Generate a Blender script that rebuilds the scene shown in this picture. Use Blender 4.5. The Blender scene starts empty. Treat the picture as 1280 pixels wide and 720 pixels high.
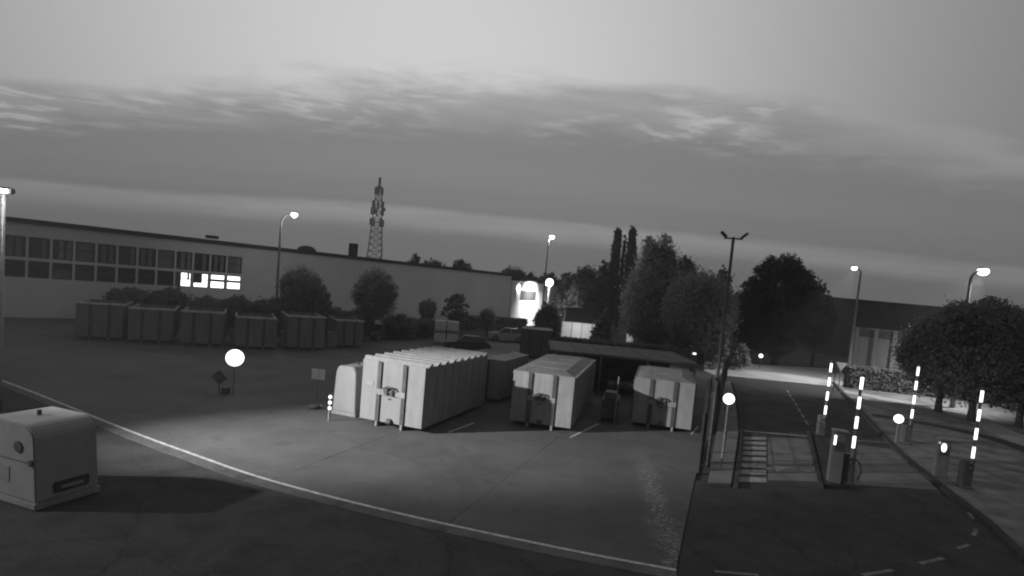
import bpy, bmesh, math, random
import numpy as np
from mathutils import Vector, Matrix

# ------------------------------------------------------------------ camera
scene = bpy.context.scene
COL = scene.collection
R = math.radians
CAM_H, F_PX, PITCH, ROLL = 6.0, 720.0, R(4.0), R(5.1)

cam_data = bpy.data.cameras.new('camera')
cam_data.sensor_fit = 'HORIZONTAL'
cam_data.sensor_width = 36.0
cam_data.lens = 36.0 * F_PX / 1280.0
cam_data.shift_y = math.tan(PITCH) * F_PX / 1280.0
cam_data.clip_start, cam_data.clip_end = 0.1, 9000
cam = bpy.data.objects.new('camera', cam_data)
COL.objects.link(cam)
FWD = Vector((0, math.cos(PITCH), -math.sin(PITCH)))
RGT = Vector((1, 0, 0))
UP = RGT.cross(FWD)
R2 = RGT * math.cos(ROLL) + UP * math.sin(ROLL)
U2 = UP * math.cos(ROLL) - RGT * math.sin(ROLL)
rot = Matrix((R2, U2, -FWD)).transposed()
cam.matrix_world = Matrix.Translation((0, 0, CAM_H)) @ rot.to_4x4()
scene.camera = cam

# ------------------------------------------------------------------ world: dusk sky, grey (monochrome sensor)
world = bpy.data.worlds.new('World')
scene.world = world
world.use_nodes = True


def sky_nodes():
    nt = world.node_tree
    nt.nodes.clear()
    N, L = nt.nodes.new, nt.links.new

    def plug(sock, v):
        if isinstance(v, (int, float)):
            sock.default_value = v
        else:
            L(v, sock)

    def m(op, a, b=None, c=None, clamp=False):
        n = N('ShaderNodeMath'); n.operation = op; n.use_clamp = clamp
        plug(n.inputs[0], a)
        if b is not None: plug(n.inputs[1], b)
        if c is not None: plug(n.inputs[2], c)
        return n.outputs[0]

    def sstep(v, a, b):
        n = N('ShaderNodeMapRange'); n.interpolation_type = 'SMOOTHSTEP'
        plug(n.inputs['Value'], v)
        n.inputs['From Min'].default_value = a; n.inputs['From Max'].default_value = b
        return n.outputs[0]

    def mix(f, a, b):
        n = N('ShaderNodeMix'); n.data_type = 'FLOAT'
        plug(n.inputs['Factor'], f); plug(n.inputs['A'], a); plug(n.inputs['B'], b)
        return n.outputs['Result']

    def noise(u, v, su, sv, detail=5, rough=0.55, off=0.0, dist=0.0):
        c = N('ShaderNodeCombineXYZ')
        plug(c.inputs[0], m('MULTIPLY', u, su)); plug(c.inputs[1], m('MULTIPLY', v, sv)); c.inputs[2].default_value = off
        n = N('ShaderNodeTexNoise'); n.inputs['Scale'].default_value = 1.0
        n.inputs['Detail'].default_value = detail; n.inputs['Roughness'].default_value = rough
        n.inputs['Distortion'].default_value = dist
        L(c.outputs[0], n.inputs['Vector'])
        return n.outputs['Fac']

    tc = N('ShaderNodeTexCoord')
    sp = N('ShaderNodeSeparateXYZ'); L(tc.outputs['Generated'], sp.inputs[0])
    x, y, z = sp.outputs
    zc = m('ADD', m('MAXIMUM', z, 0.0), 0.04)
    U, V = m('DIVIDE', x, zc), m('DIVIDE', y, zc)
    # clear twilight: physical sky reduced to luminance, plus the after-glow round the set sun
    sky = N('ShaderNodeTexSky'); sky.sky_type = 'NISHITA'; sky.sun_disc = False
    sky.sun_elevation = R(-2.0); sky.sun_rotation = R(-8)
    bw = N('ShaderNodeRGBToBW'); L(sky.outputs[0], bw.inputs[0])
    gd = Vector((math.sin(R(-10)) * math.cos(R(15)), math.cos(R(-10)) * math.cos(R(15)), math.sin(R(15))))
    dt = N('ShaderNodeVectorMath'); dt.operation = 'DOT_PRODUCT'
    L(tc.outputs['Generated'], dt.inputs[0]); dt.inputs[1].default_value = gd
    glow = m('POWER', m('MAXIMUM', dt.outputs['Value'], 0.001), 4.0)
    clear = m('ADD', m('ADD', m('MULTIPLY', glow, 0.51), 0.13), m('MULTIPLY', bw.outputs[0], SKY_K))
    # cloud deck: a layer that ends about 20 degrees up
    n1 = noise(U, V, 0.55, 0.8, 6, 0.6, 1.3)
    n2 = noise(U, V, 1.9, 3.4, 7, 0.6, 4.1, 0.4)
    edge = m('ADD', V, m('MULTIPLY', m('SUBTRACT', n1, 0.5), 0.9))
    edge = m('ADD', edge, m('MULTIPLY', m('SUBTRACT', n2, 0.5), 0.7))
    edge = m('ADD', edge, m('MULTIPLY', m('ABSOLUTE', m('SUBTRACT', U, 1.0)), -0.17))
    cov = sstep(edge, 2.3, 2.66)
    thick = sstep(edge, 2.4, 3.3)
    # small ripples along the thin rim
    rip = noise(m('ADD', U, m('MULTIPLY', V, 0.35)), m('SUBTRACT', V, m('MULTIPLY', U, 0.2)), 4.2, 7.0, 6, 0.6, 2.2, 0.3)
    rip = sstep(rip, 0.46, 0.64)
    win = m('MULTIPLY', sstep(edge, 2.3, 2.7), m('SUBTRACT', 1.0, sstep(edge, 2.85, 3.5)))
    patch = sstep(noise(U, V, 0.7, 0.5, 2, 0.5, 9.0), 0.38, 0.62)
    lit = m('ADD', m('MULTIPLY', glow, 0.07), 0.203)            # clouds seen against / under the glow
    body = mix(thick, m('MULTIPLY', lit, 1.42), m('MULTIPLY', lit, 0.86))
    body = m('ADD', body, m('MULTIPLY', m('MULTIPLY', rip, win), m('MULTIPLY', patch, 0.18)))
    # long soft streaks and the brighter gap low over the roofs
    st = noise(U, V, 0.16, 1.1, 5, 0.55, 6.6, 0.3)
    body = m('MULTIPLY', body, m('ADD', 0.88, m('MULTIPLY', st, 0.22)))
    vb = m('ADD', V, m('MULTIPLY', m('SUBTRACT', noise(U, V, 0.35, 0.5, 4, 0.6, 3.3), 0.5), 1.4))
    gap = m('MULTIPLY', sstep(vb, 6.0, 6.6), m('SUBTRACT', 1.0, sstep(vb, 6.8, 8.6)))
    low = sstep(V, 4.0, 11.0)
    body = mix(low, body, m('MULTIPLY', lit, 0.66))
    body = m('ADD', body, m('MULTIPLY', gap, m('MULTIPLY', lit, m('ADD', 0.12, m('MULTIPLY', noise(U, V, 0.5, 1.6, 5, 0.6, 8.1), 0.65)))))
    val = mix(cov, clear, body)
    cc = N('ShaderNodeCombineXYZ')
    for i in range(3): L(val, cc.inputs[i])
    bg = N('ShaderNodeBackground'); L(cc.outputs[0], bg.inputs[0]); bg.inputs[1].default_value = 1.0
    out = N('ShaderNodeOutputWorld'); L(bg.outputs[0], out.inputs[0])


SKY_K = 0.02
HAZE = 0.0010
sky_nodes()

# ------------------------------------------------------------------ flood light aimed at the yard from its own mast (left of the frame)
FLOOD_POS = Vector((-28.0, 10.5, 10.0))
FLOOD_AIM = Vector((-3.0, 21.6, 0.8))
fl = bpy.data.lights.new('yard_flood', 'SPOT')
fl.energy, fl.spot_size, fl.spot_blend, fl.shadow_soft_size = 76000, R(29), 1.0, 0.22
flo = bpy.data.objects.new('yard_flood', fl); COL.objects.link(flo)
flo.location = FLOOD_POS
flo.rotation_euler = (FLOOD_AIM - FLOOD_POS).to_track_quat('-Z', 'Y').to_euler()

f2 = bpy.data.lights.new('yard_flood_wide', 'SPOT')           # second head of the same mast, turned to the bottle bank
f2.energy, f2.spot_size, f2.spot_blend, f2.shadow_soft_size = 8000, R(50), 1.0, 0.22
f2o = bpy.data.objects.new('yard_flood_wide', f2); COL.objects.link(f2o)
f2o.location = FLOOD_POS + Vector((0, -0.6, 0))
f2o.rotation_euler = (Vector((-11.0, 13.0, 0.5)) - FLOOD_POS).to_track_quat('-Z', 'Y').to_euler()

vs = scene.view_settings
scene.display_settings.display_device = 'sRGB'
vs.view_transform = 'Standard'; vs.look = 'None'; vs.exposure = 0.12; vs.gamma = 1.0; vs.use_curve_mapping = False
scene.render.engine = 'CYCLES'
scene.cycles.use_denoising = True
scene.cycles.filter_width = 2.1
scene.cycles.max_bounces = 5
scene.cycles.volume_bounces = 0
scene.cycles.sample_clamp_indirect = 4.0

# ------------------------------------------------------------------ helpers


def ray(px, py):
    return FWD * F_PX + R2 * (px - 640) + U2 * (360 - py + math.tan(PITCH) * F_PX)


def gp(px, py, z=0.0):
    "a point of the ground (or of a level z) read off the photograph"
    d = ray(px, py); t = (z - CAM_H) / d.z
    return Vector((d.x * t, d.y * t, z))


def at(px, py, Y):
    d = ray(px, py); t = Y / d.y
    return Vector((d.x * t, Y, CAM_H + d.z * t))


def tag(o, label=None, cat=None, group=None, kind=None):
    if label: o['label'] = label
    if cat: o['category'] = cat
    if group: o['group'] = group
    if kind: o['kind'] = kind
    return o


def empty(name, loc=(0, 0, 0), rz=0.0, label=None, cat=None, group=None):
    o = bpy.data.objects.new(name, None)
    COL.objects.link(o)
    o.location = loc; o.rotation_euler = (0, 0, rz); o.empty_display_size = 0.3
    return tag(o, label, cat, group)


class MB:
    def __init__(s): s.v, s.f = [], []

    def add(s, vs_, fs):
        b = len(s.v)
        s.v += [tuple(p) for p in vs_]
        s.f += [tuple(i + b for i in q) for q in fs]
        return s

    def box(s, c, d, rz=0.0, ry=0.0, rx=0.0):
        M = Matrix.Rotation(rz, 3, 'Z') @ Matrix.Rotation(ry, 3, 'Y') @ Matrix.Rotation(rx, 3, 'X')
        c = Vector(c)
        P = [c + M @ Vector((sx * d[0] / 2, sy * d[1] / 2, sz * d[2] / 2)) for sx in (-1, 1) for sy in (-1, 1) for sz in (-1, 1)]
        return s.add(P, [(0, 1, 3, 2), (4, 6, 7, 5), (0, 4, 5, 1), (2, 3, 7, 6), (0, 2, 6, 4), (1, 5, 7, 3)])

    def tube(s, pts, rad, n=10, cap=True):
        pts = [Vector(p) for p in pts]
        if not isinstance(rad, (list, tuple)): rad = [rad] * len(pts)
        ring = []
        for i, p in enumerate(pts):
            t = (pts[min(i + 1, len(pts) - 1)] - pts[max(i - 1, 0)]).normalized()
            a = Vector((1, 0, 0)) if abs(t.x) < 0.8 else Vector((0, 1, 0))
            e1 = t.cross(a).normalized(); e2 = t.cross(e1)
            ring += [p + (e1 * math.cos(2 * math.pi * k / n) + e2 * math.sin(2 * math.pi * k / n)) * rad[i] for k in range(n)]
        fs = []
        for i in range(len(pts) - 1):
            for k in range(n):
                a, b = i * n + k, i * n + (k + 1) % n
                fs.append((a, b, b + n, a + n))
        if cap:
            fs.append(tuple(range(n - 1, -1, -1)))
            fs.append(tuple((len(pts) - 1) * n + k for k in range(n)))
        return s.add(ring, fs)

    def extrude(s, poly, f0, f1):
        "poly: 2-D outline; f0/f1 place an outline point at either end"
        n = len(poly)
        P = [f0(p) for p in poly] + [f1(p) for p in poly]
        fs = [(i, (i + 1) % n, (i + 1) % n + n, i + n) for i in range(n)]
        fs += [tuple(range(n - 1, -1, -1)), tuple(range(n, 2 * n))]
        return s.add(P, fs)

    def slab(s, poly, z0, z1):
        return s.extrude(poly, lambda p: (p[0], p[1], z0), lambda p: (p[0], p[1], z1))

    def ball(s, c, r, seg=14, rings=8):
        if not isinstance(r, (tuple, list)): r = (r, r, r)
        P = [(c[0], c[1], c[2] - r[2])]
        for i in range(1, rings):
            a = math.pi * i / rings - math.pi / 2
            for k in range(seg):
                b = 2 * math.pi * k / seg
                P.append((c[0] + r[0] * math.cos(a) * math.cos(b), c[1] + r[1] * math.cos(a) * math.sin(b), c[2] + r[2] * math.sin(a)))
        P.append((c[0], c[1], c[2] + r[2]))
        fs = [(0, 1 + (k + 1) % seg, 1 + k) for k in range(seg)]
        for i in range(rings - 2):
            for k in range(seg):
                a, b = 1 + i * seg + k, 1 + i * seg + (k + 1) % seg
                fs.append((a, b, b + seg, a + seg))
        t = len(P) - 1; q = 1 + (rings - 2) * seg
        fs += [(q + k, q + (k + 1) % seg, t) for k in range(seg)]
        return s.add(P, fs)

    def build(s, name, mat, parent=None, smooth=False, bevel=0.0):
        me = bpy.data.meshes.new(name)
        me.from_pydata(s.v, [], s.f)
        bm = bmesh.new(); bm.from_mesh(me)
        bmesh.ops.recalc_face_normals(bm, faces=bm.faces)
        if bevel:
            ed = [e for e in bm.edges if len(e.link_faces) == 2 and e.calc_face_angle(0) > 0.5]
            bmesh.ops.bevel(bm, geom=ed, offset=bevel, segments=2, affect='EDGES', clamp_overlap=True)
        bm.to_mesh(me); bm.free()
        if smooth:
            for p in me.polygons: p.use_smooth = True
        me.materials.append(mat)
        o = bpy.data.objects.new(name, me)
        COL.objects.link(o)
        if parent: o.parent = parent
        return o


def copy_tree(o, parent=None):
    c = o.copy(); COL.objects.link(c)
    c.parent = parent
    for ch in list(o.children): copy_tree(ch, c)
    return c


MATS = {}


def grey(name, v, rough=0.7, var=0.25, scale=3.0, bump=0.0, bscale=40.0, metal=0.0, spec=0.35, streak=0.0):
    "painted / mineral surface: a grey base with uneven tone, dirt and fine relief"
    mt = bpy.data.materials.new(name); mt.use_nodes = True
    nt = mt.node_tree; b = nt.nodes['Principled BSDF']
    b.inputs['Roughness'].default_value = rough; b.inputs['Metallic'].default_value = metal
    b.inputs['Specular IOR Level'].default_value = spec
    tc = nt.nodes.new('ShaderNodeTexCoord')
    geo = nt.nodes.new('ShaderNodeNewGeometry')
    nz = nt.nodes.new('ShaderNodeTexNoise'); nz.inputs['Scale'].default_value = scale; nz.inputs['Detail'].default_value = 7
    nz.inputs['Roughness'].default_value = 0.62
    nt.links.new(geo.outputs['Position'], nz.inputs['Vector'])
    fac = nz.outputs['Fac']
    if streak:
        mp = nt.nodes.new('ShaderNodeMapping'); mp.inputs['Scale'].default_value = (6, 6, 0.5)
        nt.links.new(geo.outputs['Position'], mp.inputs['Vector'])
        n2 = nt.nodes.new('ShaderNodeTexNoise'); n2.inputs['Scale'].default_value = 1.0; n2.inputs['Detail'].default_value = 5
        nt.links.new(mp.outputs[0], n2.inputs['Vector'])
        mx = nt.nodes.new('ShaderNodeMix'); mx.data_type = 'FLOAT'; mx.inputs['Factor'].default_value = streak
        nt.links.new(fac, mx.inputs['A']); nt.links.new(n2.outputs['Fac'], mx.inputs['B']); fac = mx.outputs['Result']
    cr = nt.nodes.new('ShaderNodeValToRGB')
    lo, hi = v * (1 - var), v * (1 + var)
    cr.color_ramp.elements[0].position = 0.3; cr.color_ramp.elements[0].color = (lo, lo, lo, 1)
    cr.color_ramp.elements[1].position = 0.7; cr.color_ramp.elements[1].color = (hi, hi, hi, 1)
    nt.links.new(fac, cr.inputs['Fac']); nt.links.new(cr.outputs[0], b.inputs['Base Color'])
    if bump:
        n3 = nt.nodes.new('ShaderNodeTexNoise'); n3.inputs['Scale'].default_value = bscale; n3.inputs['Detail'].default_value = 4
        nt.links.new(geo.outputs['Position'], n3.inputs['Vector'])
        bp = nt.nodes.new('ShaderNodeBump'); bp.inputs['Strength'].default_value = bump; bp.inputs['Distance'].default_value = 0.02
        nt.links.new(n3.outputs['Fac'], bp.inputs['Height']); nt.links.new(bp.outputs[0], b.inputs['Normal'])
    MATS[name] = mt
    return mt


def glow_mat(name, e):
    mt = bpy.data.materials.new(name); mt.use_nodes = True
    b = mt.node_tree.nodes['Principled BSDF']
    b.inputs['Base Color'].default_value = (0.8, 0.8, 0.8, 1)
    b.inputs['Emission Color'].default_value = (1, 1, 1, 1); b.inputs['Emission Strength'].default_value = e
    MATS[name] = mt
    return mt


def leaf_mat(name, v, var=0.35):
    mt = bpy.data.materials.new(name); mt.use_nodes = True
    nt = mt.node_tree; b = nt.nodes['Principled BSDF']
    b.inputs['Roughness'].default_value = 0.6; b.inputs['Specular IOR Level'].default_value = 0.2
    at_ = nt.nodes.new('ShaderNodeAttribute'); at_.attribute_name = 'tone'
    mr = nt.nodes.new('ShaderNodeMapRange')
    mr.inputs['To Min'].default_value = v * (1 - var); mr.inputs['To Max'].default_value = v * (1 + var)
    nt.links.new(at_.outputs['Fac'], mr.inputs['Value'])
    cc = nt.nodes.new('ShaderNodeCombineColor')
    for i in range(3): nt.links.new(mr.outputs[0], cc.inputs[i])
    nt.links.new(cc.outputs[0], b.inputs['Base Color'])
    # shading normal leans to the outside of the clump, so that crowns shade as volumes
    bn = nt.nodes.new('ShaderNodeAttribute'); bn.attribute_name = 'bend'
    vt = nt.nodes.new('ShaderNodeVectorTransform'); vt.vector_type = 'NORMAL'; vt.convert_from = 'OBJECT'; vt.convert_to = 'WORLD'
    nt.links.new(bn.outputs['Vector'], vt.inputs[0])
    gn = nt.nodes.new('ShaderNodeNewGeometry')
    mxn = nt.nodes.new('ShaderNodeMix'); mxn.data_type = 'VECTOR'; mxn.inputs['Factor'].default_value = 0.7
    nt.links.new(gn.outputs['Normal'], mxn.inputs[4]); nt.links.new(vt.outputs[0], mxn.inputs[5])
    nn = nt.nodes.new('ShaderNodeVectorMath'); nn.operation = 'NORMALIZE'; nt.links.new(mxn.outputs[1], nn.inputs[0])
    nt.links.new(nn.outputs[0], b.inputs['Normal'])
    tr = nt.nodes.new('ShaderNodeBsdfTranslucent'); nt.links.new(cc.outputs[0], tr.inputs['Color'])
    ms = nt.nodes.new('ShaderNodeMixShader'); ms.inputs[0].default_value = 0.4
    nt.links.new(b.outputs[0], ms.inputs[1]); nt.links.new(tr.outputs[0], ms.inputs[2])
    nt.links.new(ms.outputs[0], nt.nodes['Material Output'].inputs['Surface'])
    MATS[name] = mt
    return mt


grey('asphalt', 0.06, 0.9, 0.30, 0.9, 0.35, 90, spec=0.08)
grey('old_asphalt', 0.062, 0.9, 0.3, 0.6, 0.3, 80, spec=0.08)
grey('lane_concrete', 0.18, 0.9, 0.25, 0.8, 0.3, 70, spec=0.08)
grey('gutter', 0.115, 0.9, 0.3, 1.5, 0.3, 60, spec=0.08)
grey('kerb_stone', 0.06, 0.9, 0.3, 2.0, 0.3, 50, spec=0.08)
grey('street_paving', 0.42, 0.9, 0.2, 0.5, 0.2, 60, spec=0.08)
grey('path_paving', 0.34, 0.9, 0.2, 0.7, 0.2, 60, spec=0.08)
grey('line_paint', 0.46, 0.8, 0.45, 5.0, 0.2, 80)
grey('faded_paint', 0.17, 0.8, 0.5, 4.0, 0.2, 80)
grey('worn_paint', 0.28, 0.8, 0.5, 4.0, 0.2, 80)
grey('grass', 0.19, 0.95, 0.5, 0.8, 0.8, 25, spec=0.1)
grey('soil', 0.06, 0.95, 0.4, 0.3, 0.6, 10, spec=0.1)
grey('white_paint', 0.22, 0.55, 0.16, 1.8, 0.05, 30, streak=0.5)
grey('pale_paint', 0.23, 0.6, 0.28, 1.6, 0.08, 30, streak=0.5)
grey('mid_paint', 0.215, 0.6, 0.25, 1.6, 0.08, 30, streak=0.5)
grey('roof_sheet', 0.16, 0.6, 0.3, 1.4, 0.1, 30)
grey('shelter_roof', 0.085, 0.8, 0.4, 0.8)
grey('bin_paint', 0.15, 0.7, 0.3, 1.2, 0.1, 30, streak=0.5)
grey('tower_steel', 0.30, 0.6, 0.2, 1.0)
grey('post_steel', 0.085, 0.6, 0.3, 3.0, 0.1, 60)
grey('dark_steel', 0.06, 0.6, 0.4, 3.0, 0.1, 60)
grey('galvanised', 0.20, 0.45, 0.25, 6.0, 0.05, 60, metal=0.3)
grey('cladding', 0.54, 0.7, 0.08, 0.25, 0.0)
grey('white_wall', 0.72, 0.8, 0.06, 0.4, 0.0)
grey('brick_wall', 0.3, 0.85, 0.2, 0.5, 0.1, 30)
grey('roof_dark', 0.05, 0.8, 0.3, 0.5)
grey('bark', 0.045, 0.95, 0.4, 6.0, 0.5, 20)
grey('cabinet', 0.15, 0.5, 0.15, 2.0)
grey('rubber', 0.025, 0.9, 0.2, 5.0)
grey('car_dark', 0.04, 0.25, 0.05, 2.0, spec=0.5)
grey('car_pale', 0.35, 0.25, 0.05, 2.0, spec=0.5)
grey('glass_dark', 0.02, 0.08, 0.05, 2.0, spec=0.6)
grey('sign_dark', 0.06, 0.6, 0.3, 6.0)
grey('plastic_pale', 0.25, 0.5, 0.12, 2.0, streak=0.4)
grey('timber', 0.2, 0.85, 0.3, 5.0, 0.2, 30)
glow_mat('lamp_glow', 3.5)
glow_mat('sign_glow', 2.6)  # lamp globes and lenses; on sign discs it stands in for retroreflection
glow_mat('strip_glow', 2.2)  # lit slots and lenses; on strips and reflectors a painted retroreflection
glow_mat('window_glow', 2.4)
glow_mat('dim_window_glow', 0.22)
leaf_mat('leaf_dark', 0.18, 0.18)
leaf_mat('leaf_pale', 0.36, 0.18)
leaf_mat('leaf_verge', 0.25, 0.18)
leaf_mat('leaf_black', 0.075, 0.25)
leaf_mat('leaf_mid', 0.32, 0.18)
leaf_mat('leaf_light', 0.24)
leaf_mat('leaf_far', 0.14, 0.25)
M = MATS


def sheet(name, poly, z, mat, parent=None):
    "flat layer with a little thickness, outline given as world points"
    b = MB(); b.slab([(p[0], p[1]) for p in poly], z - 0.03, z)
    o = b.build(name, M[mat] if isinstance(mat, str) else mat, parent)
    if not parent: tag(o, kind='structure')
    return o


def catmull(pts, k=8):
    pts = [Vector((p[0], p[1])) for p in pts]
    P = [pts[0] * 2 - pts[1]] + pts + [pts[-1] * 2 - pts[-2]]
    out = []
    for i in range(1, len(P) - 2):
        a, b, c, d = P[i - 1:i + 3]
        for j in range(k):
            t = j / k
            out.append(0.5 * ((2 * b) + (c - a) * t + (2 * a - 5 * b + 4 * c - d) * t * t + (3 * b - a - 3 * c + d) * t ** 3))
    out.append(pts[-1])
    return out


def ribbon(pts, off0, off1):
    "outline of a band that runs along a polyline between two side offsets"
    pts = [Vector((p[0], p[1])) for p in pts]
    A, B = [], []
    for i, p in enumerate(pts):
        t = (pts[min(i + 1, len(pts) - 1)] - pts[max(i - 1, 0)]).normalized()
        n = Vector((-t.y, t.x))
        A.append(p + n * off0); B.append(p + n * off1)
    return A + B[::-1]


def strip_mesh(b, pts, off0, off1, z0, z1):
    "the same band as a closed solid made of quads"
    pl = ribbon(pts, off0, off1); n = len(pts)
    A, B = pl[:n], pl[n:][::-1]
    P = []
    for z in (z0, z1):
        P += [(p.x, p.y, z) for p in A] + [(p.x, p.y, z) for p in B]
    fs = []
    for i in range(n - 1):
        fs += [(i, i + 1, n + i + 1, n + i), (2 * n + i, 2 * n + i + 1, 3 * n + i + 1, 3 * n + i),
               (i, i + 1, 2 * n + i + 1, 2 * n + i), (n + i, n + i + 1, 3 * n + i + 1, 3 * n + i)]
    fs += [(0, n, 3 * n, 2 * n), (n - 1, 2 * n - 1, 4 * n - 1, 3 * n - 1)]
    return b.add(P, fs)


def band(name, pts, off0, off1, z0, z1, mat, parent=None):
    o = strip_mesh(MB(), pts, off0, off1, z0, z1).build(name, M[mat], parent)
    if not parent: tag(o, kind='structure')
    return o


# ------------------------------------------------------------------ ground


def wear(mt, crack=0.35, grain=0.16, stain=0.3, sc=0.22):
    "fine grit, hairline cracks and dark oil spots on a ground material"
    nt = mt.node_tree; L = nt.links.new
    bs = nt.nodes['Principled BSDF']; src = bs.inputs['Base Color'].links[0].from_socket
    geo = nt.nodes.new('ShaderNodeNewGeometry')

    def rng_(v, a, c, lo, hi):
        n = nt.nodes.new('ShaderNodeMapRange'); n.inputs['From Min'].default_value = a; n.inputs['From Max'].default_value = c
        n.inputs['To Min'].default_value = lo; n.inputs['To Max'].default_value = hi; L(v, n.inputs['Value']); return n.outputs[0]

    def nz(scale, det):
        n = nt.nodes.new('ShaderNodeTexNoise'); n.inputs['Scale'].default_value = scale; n.inputs['Detail'].default_value = det
        L(geo.outputs['Position'], n.inputs['Vector']); return n

    def mul(a, c):
        n = nt.nodes.new('ShaderNodeMath'); n.operation = 'MULTIPLY'; L(a, n.inputs[0]); L(c, n.inputs[1]); return n.outputs[0]
    g1 = rng_(nz(26, 3).outputs['Fac'], 0.3, 0.7, 1 - grain, 1 + grain)
    wob = nz(0.7, 5)
    vm = nt.nodes.new('ShaderNodeVectorMath'); vm.operation = 'MULTIPLY_ADD'
    L(wob.outputs['Color'], vm.inputs[0]); vm.inputs[1].default_value = (1.6, 1.6, 0); L(geo.outputs['Position'], vm.inputs[2])
    vo = nt.nodes.new('ShaderNodeTexVoronoi'); vo.feature = 'DISTANCE_TO_EDGE'; vo.inputs['Scale'].default_value = sc
    L(vm.outputs[0], vo.inputs['Vector'])
    cr = rng_(vo.outputs['Distance'], 0.0, 0.012, 1 - crack, 1.0)
    st = rng_(nz(0.9, 6).outputs['Fac'], 0.60, 0.68, 1.0, 1 - stain)
    f = mul(mul(g1, cr), st)
    mu = nt.nodes.new('ShaderNodeMix'); mu.data_type = 'RGBA'; mu.blend_type = 'MULTIPLY'; mu.inputs['Factor'].default_value = 1
    L(src, mu.inputs['A']); L(f, mu.inputs['B']); L(mu.outputs['Result'], bs.inputs['Base Color'])


wear(M['asphalt'], 0.25, 0.22, 0.2); wear(M['old_asphalt'], 0.2, 0.2, 0.2); wear(M['gutter'], 0.3, 0.2, 0.3, 0.6)
b = MB(); b.slab([(-600, -100), (600, -100), (600, 560), (-600, 560)], -0.5, -0.06)
ground = tag(b.build('ground', M['soil']), kind='structure')

# the asphalt road in the foreground
sheet('road', [(-60, -20), (30, -20), (30, 12), (17, 16.5), (15.9, 20.2), (12, 20.2), (8.0, 19.5), (6.7, 19.4), (4.3, 12.9), (-9.4, 17.9), (-30, 33), (-60, 40)], -0.012, 'asphalt')

# yard: cast concrete slabs with open joints, split along and across the entrance direction
A_DIR = Vector((math.sin(R(20)), math.cos(R(20)))); C_DIR = Vector((A_DIR.y, -A_DIR.x))
kerb_line = [gp(-60, 452), gp(40, 489), gp(150, 533), gp(242, 567), gp(340, 600), gp(500, 641), gp(700, 684), gp(845, 711.5)]
kerb_curve = catmull(kerb_line, 8)
far_left = Vector((-60, 52)); 
yard_poly = [Vector((p[0], p[1])) for p in kerb_curve] + [Vector((6.7, 19.4)), Vector((18.6, 49.5)), Vector((10, 62)), Vector((-20, 62)), Vector((-60, 62)), Vector((-60, 40))]


def clip(poly, o, n):
    "part of a convex-ish polygon on the side where (p-o).n >= 0"
    out = []
    for i, p in enumerate(poly):
        q = poly[(i + 1) % len(poly)]
        a, c = (p - o).dot(n), (q - o).dot(n)
        if a >= 0: out.append(p)
        if (a > 0 > c) or (a < 0 < c):
            out.append(p + (q - p) * (a / (a - c)))
    return out


def concrete_mat():
    mt = grey('yard_concrete', 0.105, 0.85, 0.2, 0.45, 0.35, 60, spec=0.25)
    nt = mt.node_tree; L = nt.links.new
    bs = nt.nodes['Principled BSDF']
    src = bs.inputs['Base Color'].links[0].from_socket
    geo = nt.nodes.new('ShaderNodeNewGeometry')
    # tyre-darkened and oily areas
    nz = nt.nodes.new('ShaderNodeTexNoise'); nz.inputs['Scale'].default_value = 0.16; nz.inputs['Detail'].default_value = 8; nz.inputs['Roughness'].default_value = 0.68
    L(geo.outputs['Position'], nz.inputs['Vector'])
    mr = nt.nodes.new('ShaderNodeMapRange'); mr.inputs['From Min'].default_value = 0.36; mr.inputs['From Max'].default_value = 0.62
    mr.inputs['To Min'].default_value = 0.8; mr.inputs['To Max'].default_value = 1.05
    L(nz.outputs['Fac'], mr.inputs['Value'])
    mu = nt.nodes.new('ShaderNodeMix'); mu.data_type = 'RGBA'; mu.blend_type = 'MULTIPLY'; mu.inputs['Factor'].default_value = 1
    L(src, mu.inputs['A']); L(mr.outputs[0], mu.inputs['B'])
    # band of worn surface where pale aggregate shows, along the fence side
    sp = nt.nodes.new('ShaderNodeSeparateXYZ'); L(geo.outputs['Position'], sp.inputs[0])

    def m(op, a, c):
        n = nt.nodes.new('ShaderNodeMath'); n.operation = op
        for i, s in enumerate((a, c)):
            if isinstance(s, (int, float)): n.inputs[i].default_value = s
            else: L(s, n.inputs[i])
        return n.outputs[0]
    mid = m('ADD', m('MULTIPLY', sp.outputs[1], 0.115), 2.2)
    w = nt.nodes.new('ShaderNodeTexNoise'); w.inputs['Scale'].default_value = 1.6; w.inputs['Detail'].default_value = 6; L(geo.outputs['Position'], w.inputs['Vector'])
    dx = m('ABSOLUTE', m('SUBTRACT', sp.outputs[0], m('ADD', mid, m('MULTIPLY', w.outputs['Fac'], 1.3))), 0)
    inb = nt.nodes.new('ShaderNodeMapRange'); inb.inputs['From Min'].default_value = 0.5; inb.inputs['From Max'].default_value = 0.12
    L(dx, inb.inputs['Value'])
    far = nt.nodes.new('ShaderNodeMapRange'); far.inputs['From Min'].default_value = 24; far.inputs['From Max'].default_value = 18
    L(sp.outputs[1], far.inputs['Value'])
    sk = nt.nodes.new('ShaderNodeTexNoise'); sk.inputs['Scale'].default_value = 9; sk.inputs['Detail'].default_value = 7; L(geo.outputs['Position'], sk.inputs['Vector'])
    sm = nt.nodes.new('ShaderNodeMapRange'); sm.inputs['From Min'].default_value = 0.47; sm.inputs['From Max'].default_value = 0.6; L(sk.outputs['Fac'], sm.inputs['Value'])
    fac = m('MULTIPLY', m('MULTIPLY', inb.outputs[0], far.outputs[0]), sm.outputs[0])
    m2 = nt.nodes.new('ShaderNodeMix'); m2.data_type = 'RGBA'
    L(fac, m2.inputs['Factor']); L(mu.outputs['Result'], m2.inputs['A']); m2.inputs['B'].default_value = (0.24, 0.24, 0.24, 1)
    L(m2.outputs['Result'], bs.inputs['Base Color'])


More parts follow.
